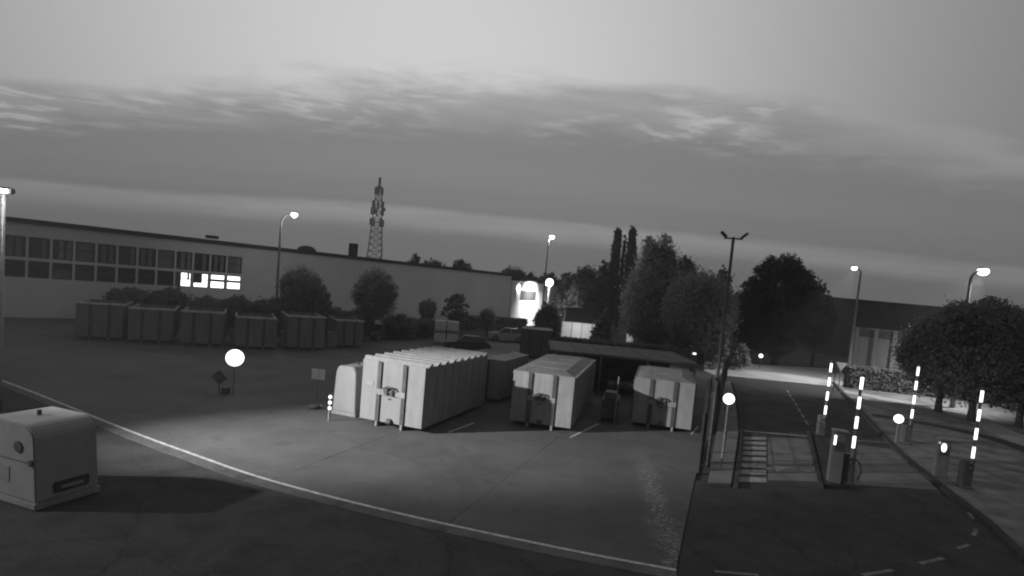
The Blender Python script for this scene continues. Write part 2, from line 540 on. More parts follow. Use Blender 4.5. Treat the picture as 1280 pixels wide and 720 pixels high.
concrete_mat()
wear(M['yard_concrete'], 0.12, 0.14, 0.22, 0.17)
yard = empty('yard', (0, 0, 0)); tag(yard, kind='structure')
b = MB(); b.slab([(p.x, p.y) for p in yard_poly], -0.055, -0.022)
b.build('joint_bed', M['gutter'], yard)
STEP = 5.6; JN = 0.014
rnd = random.Random(3)
jo = Vector((gp(700, 545).x, gp(700, 545).y))          # a joint seen in front of the containers
for i in range(-9, 6):
    st_ = clip(yard_poly, jo + C_DIR * (i * STEP + JN / 2), C_DIR)
    st_ = clip(st_, jo + C_DIR * ((i + 1) * STEP - JN / 2), -C_DIR) if st_ else st_
    if len(st_) < 3: continue
    for j in range(-4, 10):
        q = clip(st_, jo + A_DIR * (j * STEP * 1.2 + JN / 2 - 2.4), A_DIR)
        q = clip(q, jo + A_DIR * ((j + 1) * STEP * 1.2 - JN / 2 - 2.4), -A_DIR) if len(q) > 2 else q
        if len(q) < 3: continue
        ar = abs(sum(q[k].x * q[(k + 1) % len(q)].y - q[(k + 1) % len(q)].x * q[k].y for k in range(len(q)))) / 2
        if ar < 0.2: continue
        dz = rnd.uniform(-0.004, 0.004)
        bb = MB(); bb.slab([(p.x, p.y) for p in q], -0.02, 0.006 + dz)
        bb.build('slab', M['yard_concrete'], yard)

# edge of the yard: concrete gutter with a white line on it
gut = band('gutter', kerb_curve, -0.5, -0.012, -0.03, 0.004, 'gutter')
band('edge_line', kerb_curve, -0.10, -0.0, 0.004, 0.008, 'line_paint', gut)

# entrance lanes
lanes = sheet('entrance_road', [Vector((8.0, 19.5)), Vector((15.95, 20.25)), Vector((18.86, 27.3)), Vector((28.5, 49.6)), Vector((19.0, 50.4)), Vector((10.0, 26.6))], -0.004, 'old_asphalt')


def mark(pts, z=0.004, mat='line_paint', name='road_marking'):
    b = MB(); b.slab([(p[0], p[1]) for p in pts], z - 0.003, z)
    return b.build(name, M[mat], lanes)


mark([gp(960, 547), gp(1009, 548), gp(1027, 602), gp(960, 600)], 0.0005, 'lane_concrete', 'lane_patch')
mark([gp(1072, 556), gp(1120, 562), gp(1172, 612), gp(1066, 606)], 0.0005, 'lane_concrete', 'lane_patch')
for i in range(8):                                             # ladder-like zebra bars
    t0 = i / 7.6
    def P_(s, t): 
        a = gp(921, 602).lerp(gp(927, 546), t); c = gp(958, 603).lerp(gp(958, 547), t)
        return a.lerp(c, s)
    dd = 0.62 / 7.6
    mark([P_(0, t0), P_(1, t0), P_(1, t0 + dd), P_(0, t0 + dd)], 0.004, 'worn_paint')
mark(ribbon([gp(918, 537.5), gp(1012, 545.5)], -0.07, 0.07))
mark(ribbon([gp(1052, 549), gp(1118, 554)], -0.05, 0.05), mat='worn_paint')
mark(ribbon([gp(1017, 585), gp(1026, 602)], -0.05, 0.05), mat='worn_paint')
# arrow on the lane
mark(ribbon([gp(958, 586), gp(988, 584)], -0.07, 0.07), mat='worn_paint')
mark([gp(964, 581), gp(985, 584), gp(972, 590)], 0.0052, 'worn_paint')
mark(ribbon([gp(1004, 588), gp(1020, 590)], -0.08, 0.08), mat='worn_paint')
a0, a1 = gp(984, 488), gp(1012, 534)
for k in range(7):
    mark(ribbon([a0.lerp(a1, k / 7), a0.lerp(a1, k / 7 + 0.095)], -0.05, 0.05), mat='worn_paint')
mark(ribbon([gp(925, 478), gp(1042, 489)], -0.12, 0.12), mat='kerb_stone')
# dashed edge line curving through the foreground road
road = bpy.data.objects['road']
for (a, c) in (((893, 713.5), (948, 718.5)), ((1078, 718.5), (1116, 712)), ((1150, 704), (1179, 697)), ((1197, 685.5), (1211, 680)), ((1217, 669), (1220.5, 661)), ((1217, 648), (1211, 640.5))):
    b = MB(); pl = ribbon([gp(*a), gp(*c)], -0.055, 0.055); b.slab([(p.x, p.y) for p in pl], -0.010, -0.006)
    b.build('road_marking', M['faded_paint'], road)

# islands and kerbs
isl = [gp(884, 607), gp(914, 608), gp(923, 543), gp(919, 500), gp(913, 478), gp(906, 478)]
b = MB(); b.slab([(p.x, p.y) for p in isl], -0.03, 0.10); tag(b.build('traffic_island', M['lane_concrete'], None, bevel=0.02), kind='structure')
band('kerb', catmull([gp(916, 609), gp(925, 543), gp(921, 500), gp(914, 478)], 5), -0.16, 0.0, -0.03, 0.12, 'kerb_stone')
isl2 = [gp(1030, 609), gp(1068, 612), gp(1052, 570), gp(1032, 543), gp(1016, 541)]
b = MB(); b.slab([(p.x, p.y) for p in isl2], -0.03, 0.11); tag(b.build('traffic_island', M['old_asphalt'], None, bevel=0.02), kind='structure')
band('kerb', [gp(1029, 611), gp(1012, 541)], 0.0, 0.14, -0.03, 0.125, 'kerb_stone')
right_kerb = catmull([gp(1043, 479), gp(1075, 512), gp(1120, 560), gp(1160, 594), gp(1200, 625), gp(1240, 656), gp(1292, 706)], 6)
band('kerb', right_kerb, -0.22, 0.0, -0.03, 0.12, 'kerb_stone')

# verge, paths and the lit street behind the gate
verge = [Vector((p.x, p.y)) for p in right_kerb][::-1] + [Vector((29.0, 50)), Vector((48, 50)), Vector((60, 20)), Vector((40, -5)), Vector((14.5, 13.5))]
sheet('verge', verge, 0.075, 'grass')
band('footpath', catmull([gp(1052, 490), gp(1110, 500), gp(1180, 515), gp(1215, 524), gp(1250, 540), gp(1300, 563)], 6), -0.85, 0.85, 0.05, 0.082, 'path_paving')
band('cycle_path', catmull([gp(1090, 520), gp(1140, 528), gp(1200, 540), gp(1250, 553), gp(1310, 575)], 6), -0.6, 0.6, 0.05, 0.082, 'asphalt')
sheet('street', [gp(880, 452), gp(880, 463), gp(918, 479), gp(1046, 489), gp(1052, 489), gp(1056, 470), gp(1050, 461)], -0.02, 'street_paving')
sheet('back_road', [(-60, 64), (15, 64), (40, 78), (60, 95), (-60, 95)], -0.03, 'old_asphalt')


# ------------------------------------------------------------------ hook-lift containers


def rolloff(name, loc, rz, w, l, h, front, side, label, group, ridged=False, open_top=False, roof_mat='roof_sheet', detail=True, ribs=9):
    root = empty(name, loc, rz, label, 'container', group)
    z0 = 0.20
    t = 0.06
    px = (-w / 2 + 0.29 * w, -w / 2 + 0.69 * w)
    # front wall: three panels between two posts
    xs = (-w / 2, px[0] - 0.09, px[0] + 0.09, px[1] - 0.09, px[1] + 0.09, w / 2)
    for k in range(3):
        a, c = xs[2 * k], xs[2 * k + 1]
        MB().box(((a + c) / 2, t / 2, z0 + (h - z0) / 2), (c - a, t, h - z0)).build('front_panel', M[front], root, bevel=0.012)
    for x in px:
        p = MB().box((x, 0.02, (h - 0.02) / 2 + 0.105), (0.18, 0.16, h - 0.23)).build('post', M['dark_steel'], root, bevel=0.012)
        MB().box((x - 0.0, 0.01, 0.11), (0.10, 0.16, 0.22)).build('foot', M[front], p, bevel=0.012)
    if detail:
        br = MB().box(((px[0] + px[1]) / 2, -0.035, z0 + (h - z0) * 0.50), (px[1] - px[0] + 0.16, 0.06, 0.24)).build('lock_bar', M['pale_paint' if front != 'mid_paint' else 'mid_paint'], root, bevel=0.012)
        m_ = MB(); cx, cz = (px[0] + px[1]) / 2 - 0.06, z0 + (h - z0) * 0.52
        m_.box((cx - 0.12, -0.10, cz + 0.02), (0.14, 0.10, 0.26)); m_.box((cx + 0.14, -0.10, cz - 0.02), (0.10, 0.10, 0.24))
        m_.tube([(cx - 0.28, -0.12, cz + 0.10), (cx - 0.05, -0.15, cz + 0.22), (cx + 0.16, -0.14, cz + 0.2), (cx + 0.3, -0.12, cz + 0.08)], 0.035, 8)
        m_.box((cx, -0.085, cz - 0.0), (0.5, 0.04, 0.1))
        m_.build('hook_plate', M['dark_steel'], br)
        MB().tube([((px[0] + px[1]) / 2 - 0.09, -0.02, z0 + 0.06), ((px[0] + px[1]) / 2 + 0.09, -0.02, z0 + 0.06)], 0.12, 12).build('roller', M['dark_steel'], root)
        MB().box((cx, -0.012, z0 + (h - z0) * 0.40), (0.13, 0.02, 0.06)).build('plate', M['dark_steel'], root)
        MB().box((-w * 0.36, -0.008, z0 + (h - z0) * 0.62), (0.3, 0.014, 0.2)).build('sticker', M['plastic_pale'], root)
    # long sides, back and floor
    for s in (-1, 1):
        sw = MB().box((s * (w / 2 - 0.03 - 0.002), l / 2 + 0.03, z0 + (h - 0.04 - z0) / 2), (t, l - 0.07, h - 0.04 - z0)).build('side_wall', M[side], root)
        for k in range(ribs):
            y = 0.32 + (l - 0.5) * k / (ribs - 1)
            MB().extrude([(-0.09, 0), (-0.055, 0.075), (0.055, 0.075), (0.09, 0)], lambda p, y=y: (s * (w / 2 - 0.002 + p[1]), y + p[0], z0 + 0.10), lambda p, y=y: (s * (w / 2 - 0.002 + p[1]), y + p[0], h - 0.16)).build('rib', M[side], sw)
        MB().box((s * (w / 2 - 0.01), l / 2 + 0.03, h - 0.08), (0.12, l - 0.08, 0.14)).build('top_rail', M[side], sw)
        MB().box((s * 0.53, l / 2, 0.09), (0.12, l - 0.1, 0.18)).build('skid', M['dark_steel'], root)
        MB().tube([(s * 0.75 - 0.1, l - 0.2, 0.13), (s * 0.75 + 0.1, l - 0.2, 0.13)], 0.13, 12).build('wheel', M['dark_steel'], root)
    MB().box((0, l - 0.0, z0 + (h - 0.05 - z0) / 2), (w - 0.14, 0.06, h - 0.05 - z0)).build('back_wall', M[side], root)
    MB().box((0, l / 2, z0 + 0.05), (w - 0.14, l - 0.14, 0.1)).build('floor_plate', M['dark_steel'], root)
    if open_top:
        MB().box((0, l / 2, z0 + (h - z0) * 0.66), (w - 0.2, l - 0.2, 0.1)).build('load', M['soil'], root)
    elif ridged:
        rf = MB().box((0, l / 2 + 0.03, h - 0.05), (w - 0.15, l - 0.14, 0.06)).build('roof', M['post_steel'], root)
        n = 9
        for k in range(n):
            y = 0.28 + (l - 0.62) * k / (n - 1)
            MB().extrude([(-0.20, 0.0), (-0.10, 0.17), (0.05, 0.17), (0.14, 0.0)], lambda p, y=y: (-w / 2 - 0.03, y + p[0], h - 0.03 + p[1]), lambda p, y=y: (w / 2 + 0.05 + 0.10 * (p[1] > 0.1), y + p[0], h - 0.03 + p[1])).build('roof_ridge', M['mid_paint'], rf)
    else:
        # low hipped sheet roof
        rf = MB(); rise = 0.13; e = 0.02
        P = [(-w / 2 + e, 0.08, h - 0.02), (w / 2 - e, 0.08, h - 0.02), (w / 2 - e, l - 0.02, h - 0.02), (-w / 2 + e, l - 0.02, h - 0.02),
             (-w / 2 + 0.55, 0.75, h + rise), (w / 2 - 0.55, 0.75, h + rise), (w / 2 - 0.55, l - 0.75, h + rise), (-w / 2 + 0.55, l - 0.75, h + rise)]
        rf.add(P, [(0, 1, 5, 4), (1, 2, 6, 5), (2, 3, 7, 6), (3, 0, 4, 7), (4, 5, 6, 7), (0, 3, 2, 1)])
        ro = rf.build('roof', M[roof_mat], root)
        for k in range(4):
            y = 1.1 + (l - 2.2) * k / 3
            MB().box((0, y, h + rise + 0.015), (w - 1.15, 0.06, 0.04)).build('roof_seam', M[roof_mat], ro)
    return root


def mid(a, c): return (Vector(a) + Vector(c)) / 2


grp = 'hook-lift containers parked in a row on the yard'
c1 = mid(gp(447, 528), gp(528, 543)); rolloff('roll_off_container', c1, R(-19.5), 2.85, 6.3, 2.62, 'white_paint', 'mid_paint', 'brightly lit white roll-off container with a ridged roof beside a pale bottle bank', grp, ridged=True, roof_mat='mid_paint')
c2 = mid(gp(638, 531), gp(711, 541)); rolloff('roll_off_container', c2, R(-14), 2.7, 8.0, 2.42, 'pale_paint', 'mid_paint', 'pale grey roll-off container with a shadow across its front, between two other containers', grp)
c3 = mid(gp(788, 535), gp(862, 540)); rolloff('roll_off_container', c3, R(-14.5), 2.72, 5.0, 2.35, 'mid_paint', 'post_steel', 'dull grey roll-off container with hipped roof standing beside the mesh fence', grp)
rolloff('roll_off_container', (-1.55, 29.7, 0), R(-19.5), 2.6, 4.2, 2.25, 'mid_paint', 'mid_paint', 'plain grey container parked end to end behind the ridged-roof container', grp, detail=False, ribs=6)

# bottle banks: rounded, slightly tapered boxes on a skid


def bottle_bank(loc, rz, w, d, h, label, slot=False):
    root = empty('bottle_bank', loc, rz, label, 'bottle bank', 'bottle banks')
    prof = [(-w / 2, 0.16), (-w / 2 + 0.06 * w, h * 0.80)]
    for k in range(1, 7):
        a = math.pi / 2 * k / 6
        prof.append((-w / 2 + 0.06 * w + 0.20 * w * (1 - math.cos(a)), h * 0.80 + h * 0.2 * math.sin(a)))
    prof += [(-p[0], p[1]) for p in prof[::-1]]
    body = MB().extrude(prof, lambda p: (p[0], 0.0, p[1]), lambda p: (p[0], d, p[1])).build('body', M['plastic_pale'], root, bevel=0.03)
    MB().box((0, d / 2, 0.08), (w + 0.06, d + 0.06, 0.155)).build('base', M['pale_paint'], root, bevel=0.02)
    for k in (-1, 1) if slot else ():
        hole = MB().tube([(k * w * 0.22, -0.03, h * 0.72), (k * w * 0.22, 0.02, h * 0.72)], 0.13, 16).build('hatch_ring', M['dark_steel'], body)
    MB().tube([(0, d * 0.5, h - 0.02), (0, d * 0.5, h + 0.12)], 0.05, 8).build('lifting_eye', M['dark_steel'], root)
    if slot:
        MB().box((0, -0.006, h * 0.55), (w - 0.12, 0.016, 0.02)).build('seam', M['post_steel'], root)
        MB().box((-0.1, -0.008, h * 0.36), (0.6, 0.012, 0.36)).build('sticker', M['mid_paint'], root)
        for k in (-1, 1): MB().box((k * w * 0.42, -0.02, h * 0.56), (0.1, 0.05, 0.14)).build('hinge', M['dark_steel'], root)
        for sx, nm in ((1, 'side_recess'),):
            MB().box((w / 2 - 0.055, d * 0.55, 0.40), (0.14, d * 0.58, 0.28)).build(nm, M['dark_steel'], root, bevel=0.03)
            MB().box((w / 2 - 0.0, d * 0.55, 0.40), (0.06, d * 0.36, 0.08)).build('handle_bar', M['plastic_pale'], root, bevel=0.01)
    return root


a, c = gp(415, 516), gp(449, 524)
bottle_bank(a.lerp(c, 0.42), R(-19), 1.15, 1.7, 2.1, 'tall pale bottle bank with rounded top wedged against the white ridged container')
W0 = gp(45, 639)
q = W0 + Vector((-0.945, 0.33, 0)) * 1.15
bottle_bank((q.x, q.y, 0), R(-19), 2.25, 1.42, 1.92, 'large white bottle bank alone on the asphalt with dark recess low in its side', slot=True)

# dark press and its pole standing between two containers
pr = empty('waste_press', (4.95, 27.0, 0), R(-12), 'dark machinery with a thin pole between the pale and the dull containers', 'machine')
MB().box((0, 1.2, 0.65), (0.8, 2.0, 0.9)).build('housing', M['dark_steel'], pr, bevel=0.05)
MB().box((0, 0.8, 1.25), (0.6, 0.8, 0.35)).build('hopper', M['post_steel'], pr, bevel=0.04)
for k in (-1, 1): MB().box((k * 0.4, 0.6, 0.10), (0.14, 1.1, 0.2)).build('skid', M['dark_steel'], pr)
for k in (-1, 1): MB().tube([(k * 0.28, 0.05, 0.55), (k * 0.28, 0.16, 0.55)], 0.17, 14).build('drum', M['post_steel'], pr)
MB().tube([(0.28, -0.05, 0), (0.28, -0.05, 2.3)], 0.03, 8).build('pole', M['pale_paint'], pr)

# white parking lines beside the containers
for (p, r_) in (((713, 547), (748, 530)), ((560, 541), (592, 529)), ((864, 543), (873, 533))):
    b = MB(); pl = ribbon([gp(*p), gp(*r_)], -0.05, 0.05); b.slab([(v.x, v.y) for v in pl], 0.009, 0.0135)
    b.build('parking_line', M['line_paint'], yard)

# ------------------------------------------------------------------ back row of open containers


def rows():
    lab = ['open-topped container with a pale rim behind the glowing disc sign',
           'open-topped container with a bright rim in front of the round shrubs',
           'open-topped container beside the wheeled bins, next to the dark hedge',
           'low open-topped container at the end of the back row by the parked car',
           'open-topped container standing below the lit office windows',
           'open-topped container farthest along the back row under the tall lamp mast']
    pts = [(252, 433, 0.0), (319, 437, 0), (382, 438, 0), (436, 435, 0), (188, 429, 0), (124, 425, 0)]
    for i, (px, py, _) in enumerate(pts):
        g = gp(px, py)
        w = 2.6 if i != 3 else 2.1
        r = rolloff('open_container', (g.x, g.y, 0), R(25 + 1.5 * (i % 3)), w, 5.0, (2.4, 2.25, 2.5, 2.2, 2.35, 2.45)[i], 'bin_paint', 'bin_paint', lab[i], 'open containers along the back of the yard', open_top=True, detail=False, ribs=6)
        b = MB(); h = (2.4, 2.25, 2.5, 2.2, 2.35, 2.45)[i] + 0.02
        b.box((0, 0.03, h), (w + 0.1, 0.16, 0.13)).build('end_rim', M['line_paint'], r)
    bl = ['pale wheeled bin in the gap behind the dark diamond sign and the glowing disc', 'pale wheeled bin in the gap beside the container with the brightest rim', 'pale wheeled bin next to the lowest open container']
    for i, (px, py) in enumerate(((286, 433), (351, 436), (410, 436))):
        g = gp(px, py)
        root = empty('wheeled_bin', (g.x, g.y + 0.9, 0), R(25), bl[i], 'bin', 'wheeled bins in the back row')
        b = MB(); b.extrude([(-0.32, 0), (0.32, 0), (0.32, 1), (-0.32, 1)], lambda p: (p[0] * 1.0, -0.3 + p[1] * 0.6, 0.1), lambda p: (p[0] * 1.25, -0.38 + p[1] * 0.76, 1.15)); b.build('body', M['mid_paint'], root)
        MB().box((0, 0.02, 1.19), (0.84, 0.82, 0.07)).build('lid', M['post_steel'], root, bevel=0.02)
        for s in (-1, 1): MB().tube([(s * 0.3 - 0.04, 0.3, 0.11), (s * 0.3 + 0.04, 0.3, 0.11)], 0.11, 10).build('wheel', M['rubber'], root)


rows()

# dark closed container and caged pallets farther back
rolloff('closed_container', gp(668, 448), R(-4), 2.6, 3.0, 2.55, 'post_steel', 'dark_steel', 'dark closed container standing far back beyond the pale grey container', None, detail=False, ribs=5, roof_mat='dark_steel')
g = gp(556, 430)
for k in range(2):
    root = empty('pallet_tank', (g.x - 0.55 + 1.2 * k, g.y + 0.25 * k, 0), R(8), ['stack of two caged pale tanks beside the low dark shrub', 'stack of two caged pale tanks beside the dark parked car'][k], 'tank', 'caged tanks on pallets')
    for lv in range(2):
        z = 1.16 * lv
        MB().box((0, 0, z + 0.07), (1.2, 1.0, 0.14)).build('pallet', M['timber'], root)
        MB().box((0, 0, z + 0.63), (1.06, 0.88, 0.94)).build('tank', M['white_wall'], root, bevel=0.06)
        cg = MB()
        for i in range(5):
            for s in (-1, 1):
                cg.tube([(-0.57 + 0.285 * i, s * 0.47, z + 0.14), (-0.57 + 0.285 * i, s * 0.47, z + 1.13)], 0.012, 5)
        for j in range(4):
            for s in (-1, 1):
                cg.tube([(-0.57, s * 0.47, z + 0.3 + 0.26 * j), (0.57, s * 0.47, z + 0.3 + 0.26 * j)], 0.012, 5)
                cg.tube([(s * 0.57, -0.47, z + 0.3 + 0.26 * j), (s * 0.57, 0.47, z + 0.3 + 0.26 * j)], 0.012, 5)
        cg.build('cage', M['galvanised'], root)

# ------------------------------------------------------------------ cars


def car(loc, rz, paint, label, group='cars parked at the back of the yard'):
    root = empty('parked_car', loc, rz, label, 'car', group)
    W = 0.86
    low = [(-2.08, 0.32), (-2.1, 0.62), (-1.98, 0.86), (-1.0, 0.95), (1.35, 0.98), (2.0, 0.92), (2.08, 0.6), (2.04, 0.32)]
    MB().extrude(low, lambda p: (p[0], -W, p[1]), lambda p: (p[0], W, p[1])).build('body', M[paint], root, bevel=0.06)
    cab = [(-1.05, 0.93), (-0.35, 1.42), (1.1, 1.45), (1.85, 0.96)]
    cb = MB()
    n = len(cab)
    P = [(x, -(W - 0.04) if z < 1 else -(W - 0.2), z) for x, z in cab] + [(x, (W - 0.04) if z < 1 else (W - 0.2), z) for x, z in cab]
    cb.add(P, [(i, (i + 1) % n, (i + 1) % n + n, i + n) for i in range(n)] + [tuple(range(n - 1, -1, -1)), tuple(range(n, 2 * n))])
    c_ = cb.build('cabin', M['glass_dark'], root, bevel=0.04)
    MB().box((0.38, 0, 1.455), (1.42, 1.24, 0.04)).build('roof', M[paint], c_, bevel=0.015)
    for s in (-1, 1):
        MB().box((0.35, s * 0.745, 1.2), (0.08, 0.07, 0.5), rx=s * 0.3).build('pillar', M[paint], c_)
        for x in (-1.3, 1.3):
            wl = MB().tube([(x, s * 0.7, 0.31), (x, s * 0.89, 0.31)], 0.31, 18).build('wheel', M['rubber'], root)
            MB().tube([(x, s * 0.885, 0.31), (x, s * 0.9, 0.31)], 0.19, 14).build('rim', M['galvanised'], wl)
        MB().box((-2.07, s * 0.62, 0.7), (0.1, 0.34, 0.14)).build('headlight', M['plastic_pale'], root, bevel=0.02)
        MB().box((2.05, s * 0.66, 0.76), (0.08, 0.26, 0.18)).build('tail_light', M['plastic_pale'], root, bevel=0.02)
        MB().box((-0.85, s * 0.92, 0.98), (0.12, 0.14, 0.12)).build('wing_mirror', M[paint], root, bevel=0.02)
    return root


g = gp(583, 440); car((g.x, g.y, 0), R(8), 'car_dark', 'dark car parked beside the caged tanks')
g = gp(470, 424); car((g.x, g.y, 0), R(78), 'car_dark', 'dark car with glinting lamps parked beyond the open containers')
g = gp(625, 432); car((g.x + 0.6, g.y + 6, 0), R(3), 'car_pale', 'pale car parked in front of the low hedge by the warehouse')

# open-sided shelter behind the containers, cars under it
sh = empty('shelter', (6.9, 34.2, 0), R(-2), 'long flat-roofed open shelter behind the grey containers with dark interior', 'shelter')
rf = MB().box((0, 3.6, 2.42), (8.9, 6.6, 0.14)).build('roof', M['shelter_roof'], sh, bevel=0.02)
for k in range(7): MB().box((-4.3 + 8.6 * k / 6, 3.6, 2.50), (0.08, 6.5, 0.03)).build('roof_seam', M['shelter_roof'], rf)
for k in range(4):
    for y in (0.25, 6.9): MB().box((-4.2 + 2.8 * k, min(y, 6.7), 1.17), (0.14, 0.14, 2.34)).build('post', M['dark_steel'], sh)
MB().box((0, 6.75, 1.17), (8.6, 0.08, 2.34)).build('back_wall', M['dark_steel'], sh)
for k, (x, lb) in enumerate(((4.3, 'dark car parked under the flat shelter roof beside its end post'), (7.0, 'dark car in the middle bay under the flat shelter roof'), (9.7, 'dark car in the shelter bay nearest the mesh fence'))):
    car((x, 37.2, 0), R(90), 'car_dark', lb, 'cars under the shelter')

# ------------------------------------------------------------------ signs and small things on the yard


def disc_sign(name, base, h, r, label, group, face=(0, 0)):
    ang = math.atan2(face[0] - base.x, -(face[1] - base.y))
    root = empty(name, (base.x, base.y, 0), ang, label, 'sign', group)
    MB().tube([(0, 0.03, 0), (0, 0.03, h - r * 0.7)], 0.035, 10).build('post', M['galvanised'], root)
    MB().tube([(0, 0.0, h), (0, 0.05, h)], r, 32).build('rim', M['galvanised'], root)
    MB().tube([(0, -0.012, h), (0, 0.0, h)], r * 0.94, 32).build('disc', M['sign_glow'], root)  # the disc is no lamp: its emission imitates retroreflected light
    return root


gs = 'glowing round signs on posts'
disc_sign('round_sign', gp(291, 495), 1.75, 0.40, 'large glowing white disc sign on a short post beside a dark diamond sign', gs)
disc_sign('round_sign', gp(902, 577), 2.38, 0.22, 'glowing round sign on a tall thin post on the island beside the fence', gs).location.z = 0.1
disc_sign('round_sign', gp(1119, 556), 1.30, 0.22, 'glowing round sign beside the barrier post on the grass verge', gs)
g = gp(273, 491)
root = empty('diamond_sign', (g.x, g.y, 0), R(-20), 'dark diamond-shaped sign with a pale arrow, low beside the glowing disc', 'sign')
MB().tube([(0, 0.03, 0), (0, 0.03, 0.6)], 0.03, 8).build('post', M['dark_steel'], root)
MB().extrude([(-0.48, 0), (0, -0.34), (0.48, 0), (0, 0.34)], lambda p: (p[0], 0, 0.72 + p[1]), lambda p: (p[0], 0.02, 0.72 + p[1])).build('board', M['sign_dark'], root)
MB().extrude([(-0.34, 0), (-0.12, 0.17), (-0.12, 0.06), (0.36, 0.05), (0.36, -0.05), (-0.12, -0.06), (-0.12, -0.17)], lambda p: (p[0], -0.008, 0.72 + p[1]), lambda p: (p[0], -0.002, 0.72 + p[1])).build('arrow', M['post_steel'], root)
MB().box((0.38, 0.05, 0.16), (0.3, 0.3, 0.3)).build('ballast', M['dark_steel'], root, bevel=0.03)

g = gp(396, 497)
root = empty('notice_board', (g.x, g.y, 0), R(-8), 'small pale notice board of two panels on a thin post', 'sign')
MB().tube([(0, 0.03, 0), (0, 0.03, 1.3)], 0.025, 8).build('post', M['galvanised'], root)
for s in (-1, 1): MB().box((s * 0.17, 0, 1.12), (0.32, 0.025, 0.50)).build('panel', M['white_wall'], root, bevel=0.006)
g = gp(411, 526)
root = empty('marker_post', (g.x, g.y, 0), 0.3, 'slim marker post with three bright reflectors beside the bottle bank', 'post')
MB().tube([(0, 0, 0), (0, 0, 1.08)], 0.045, 10).build('post', M['white_paint'], root)
for k in range(3): MB().ball((0, -0.05, 0.53 + 0.23 * k), (0.065, 0.035, 0.065), 12, 8).build('reflector', M['strip_glow'], root, True)  # reflectors given emission in place of light thrown back
g = gp(393, 511)
root = empty('rubble_bag', (g.x, g.y, 0), 0.2, 'small dark sack lying on the concrete behind the marker post', 'bag')
MB().ball((0, 0, 0.09), (0.28, 0.2, 0.11), 14, 8).build('sack', M['sign_dark'], root, True)
MB().tube([(0.22, 0, 0.12), (0.34, 0.0, 0.15)], [0.06, 0.1], 8).build('tied_neck', M['sign_dark'], root)

# ------------------------------------------------------------------ barriers and ticket columns


def barrier(base, h, label, side=1, z=0.0):
    root = empty('boom_barrier', (base.x, base.y, z), R(-12), label, 'barrier', 'boom barriers raised at the entrance')
    cb = MB().box((0, 0, 0.52), (0.36, 0.34, 1.04)).build('cabinet', M['cabinet'], root, bevel=0.03)
    MB().box((0, -0.0, 1.06), (0.4, 0.38, 0.05)).build('lid', M['cabinet'], cb, bevel=0.015)
    MB().box((0, -0.173, 0.5), (0.26, 0.012, 0.8)).build('door', M['post_steel'], cb)
    MB().box((0, 0, 0.02), (0.5, 0.48, 0.04)).build('base_plate', M['dark_steel'], root)
    MB().tube([(0, -0.16, 0.92), (0, -0.3, 0.92)], 0.08, 12).build('pivot', M['dark_steel'], root)
    bo = MB().box((0, -0.27, 0.8 + (h - 0.8) / 2), (0.085, 0.05, h - 0.8)).build('boom', M['plastic_pale'], root, bevel=0.012)
    for k in range(4):
        MB().box((0, -0.30, h - 0.34 - 0.70 * k), (0.10, 0.014, 0.42)).build('light_strip', M['strip_glow'], bo)  # reflective strips, not lamps; the emission imitates their shine
    return root


barrier(gp(1025, 546), 3.85, 'raised boom barrier with glowing strips beyond the tall ticket column', 1)
barrier(gp(1056, 607), 4.0, 'raised boom barrier with glowing strips standing right beside the tall ticket column', 1, 0.11)
barrier(gp(1131, 556), 4.0, 'raised boom barrier with glowing strips on the verge beside the round sign', 1, 0.06)
barrier(gp(1204, 611), 3.85, 'raised boom barrier with glowing strips on the verge beside the short ticket column', 1, 0.06)


def ticket(base, h, label, z):
    root = empty('ticket_column', (base.x, base.y, z), R(-14), label, 'ticket column', 'ticket columns at the entrance')
    MB().box((0, 0, h / 2), (0.42, 0.34, h)).build('column', M['cabinet'], root, bevel=0.03)
    MB().box((0, -0.05, h + 0.03), (0.5, 0.46, 0.06)).build('hood', M['mid_paint'], root, bevel=0.02)
    MB().box((0, -0.172, h * 0.72), (0.3, 0.012, 0.34)).build('panel', M['dark_steel'], root)
    return root


t1 = ticket(gp(1041, 606), 1.85, 'tall grey ticket column with a hood on the island between the lanes', 0.11)
MB().box((-0.16, -0.185, 1.55), (0.07, 0.02, 0.34)).build('lit_slot', M['strip_glow'], t1)
MB().box((0.5, 0.1, 1.55), (0.46, 0.05, 0.05)).build('arm', M['cabinet'], t1)
MB().box((0.5, 0.1, 1.15), (0.46, 0.05, 0.05)).build('arm', M['cabinet'], t1)
t2 = ticket(gp(1173, 598), 1.5, 'short grey ticket column with a lit oval button on the verge', 0.06)
MB().extrude([(0.085 * math.cos(2 * math.pi * k / 16), (0.17 if k in (0, 1, 2, 3, 4, 5, 6, 7, 8) else 0.17) * math.sin(2 * math.pi * k / 16)) for k in range(16)], lambda p: (-0.04 + p[0], -0.205, 1.22 + p[1]), lambda p: (-0.04 + p[0], -0.178, 1.22 + p[1])).build('lit_button', M['strip_glow'], t2)
MB().ball((-0.2, -0.18, 1.40), (0.05, 0.03, 0.05), 10, 6).build('lit_lens', M['dim_window_glow'], t2)
# loose cable loop at the foot of the barrier
pts = [Vector((gp(1066, 600).x, gp(1066, 600).y, 0.02 + 0.5)) + Vector((0.25 * math.cos(a), 0.1 * math.sin(a), 0.35 * math.sin(a) - 0.1)) for a in np.linspace(-1.3, 1.8, 12)]
tag(MB().tube(pts, 0.03, 8).build('cable', M['rubber']), 'thick dark cable curving out of the ground beside the barrier cabinet', 'cable')

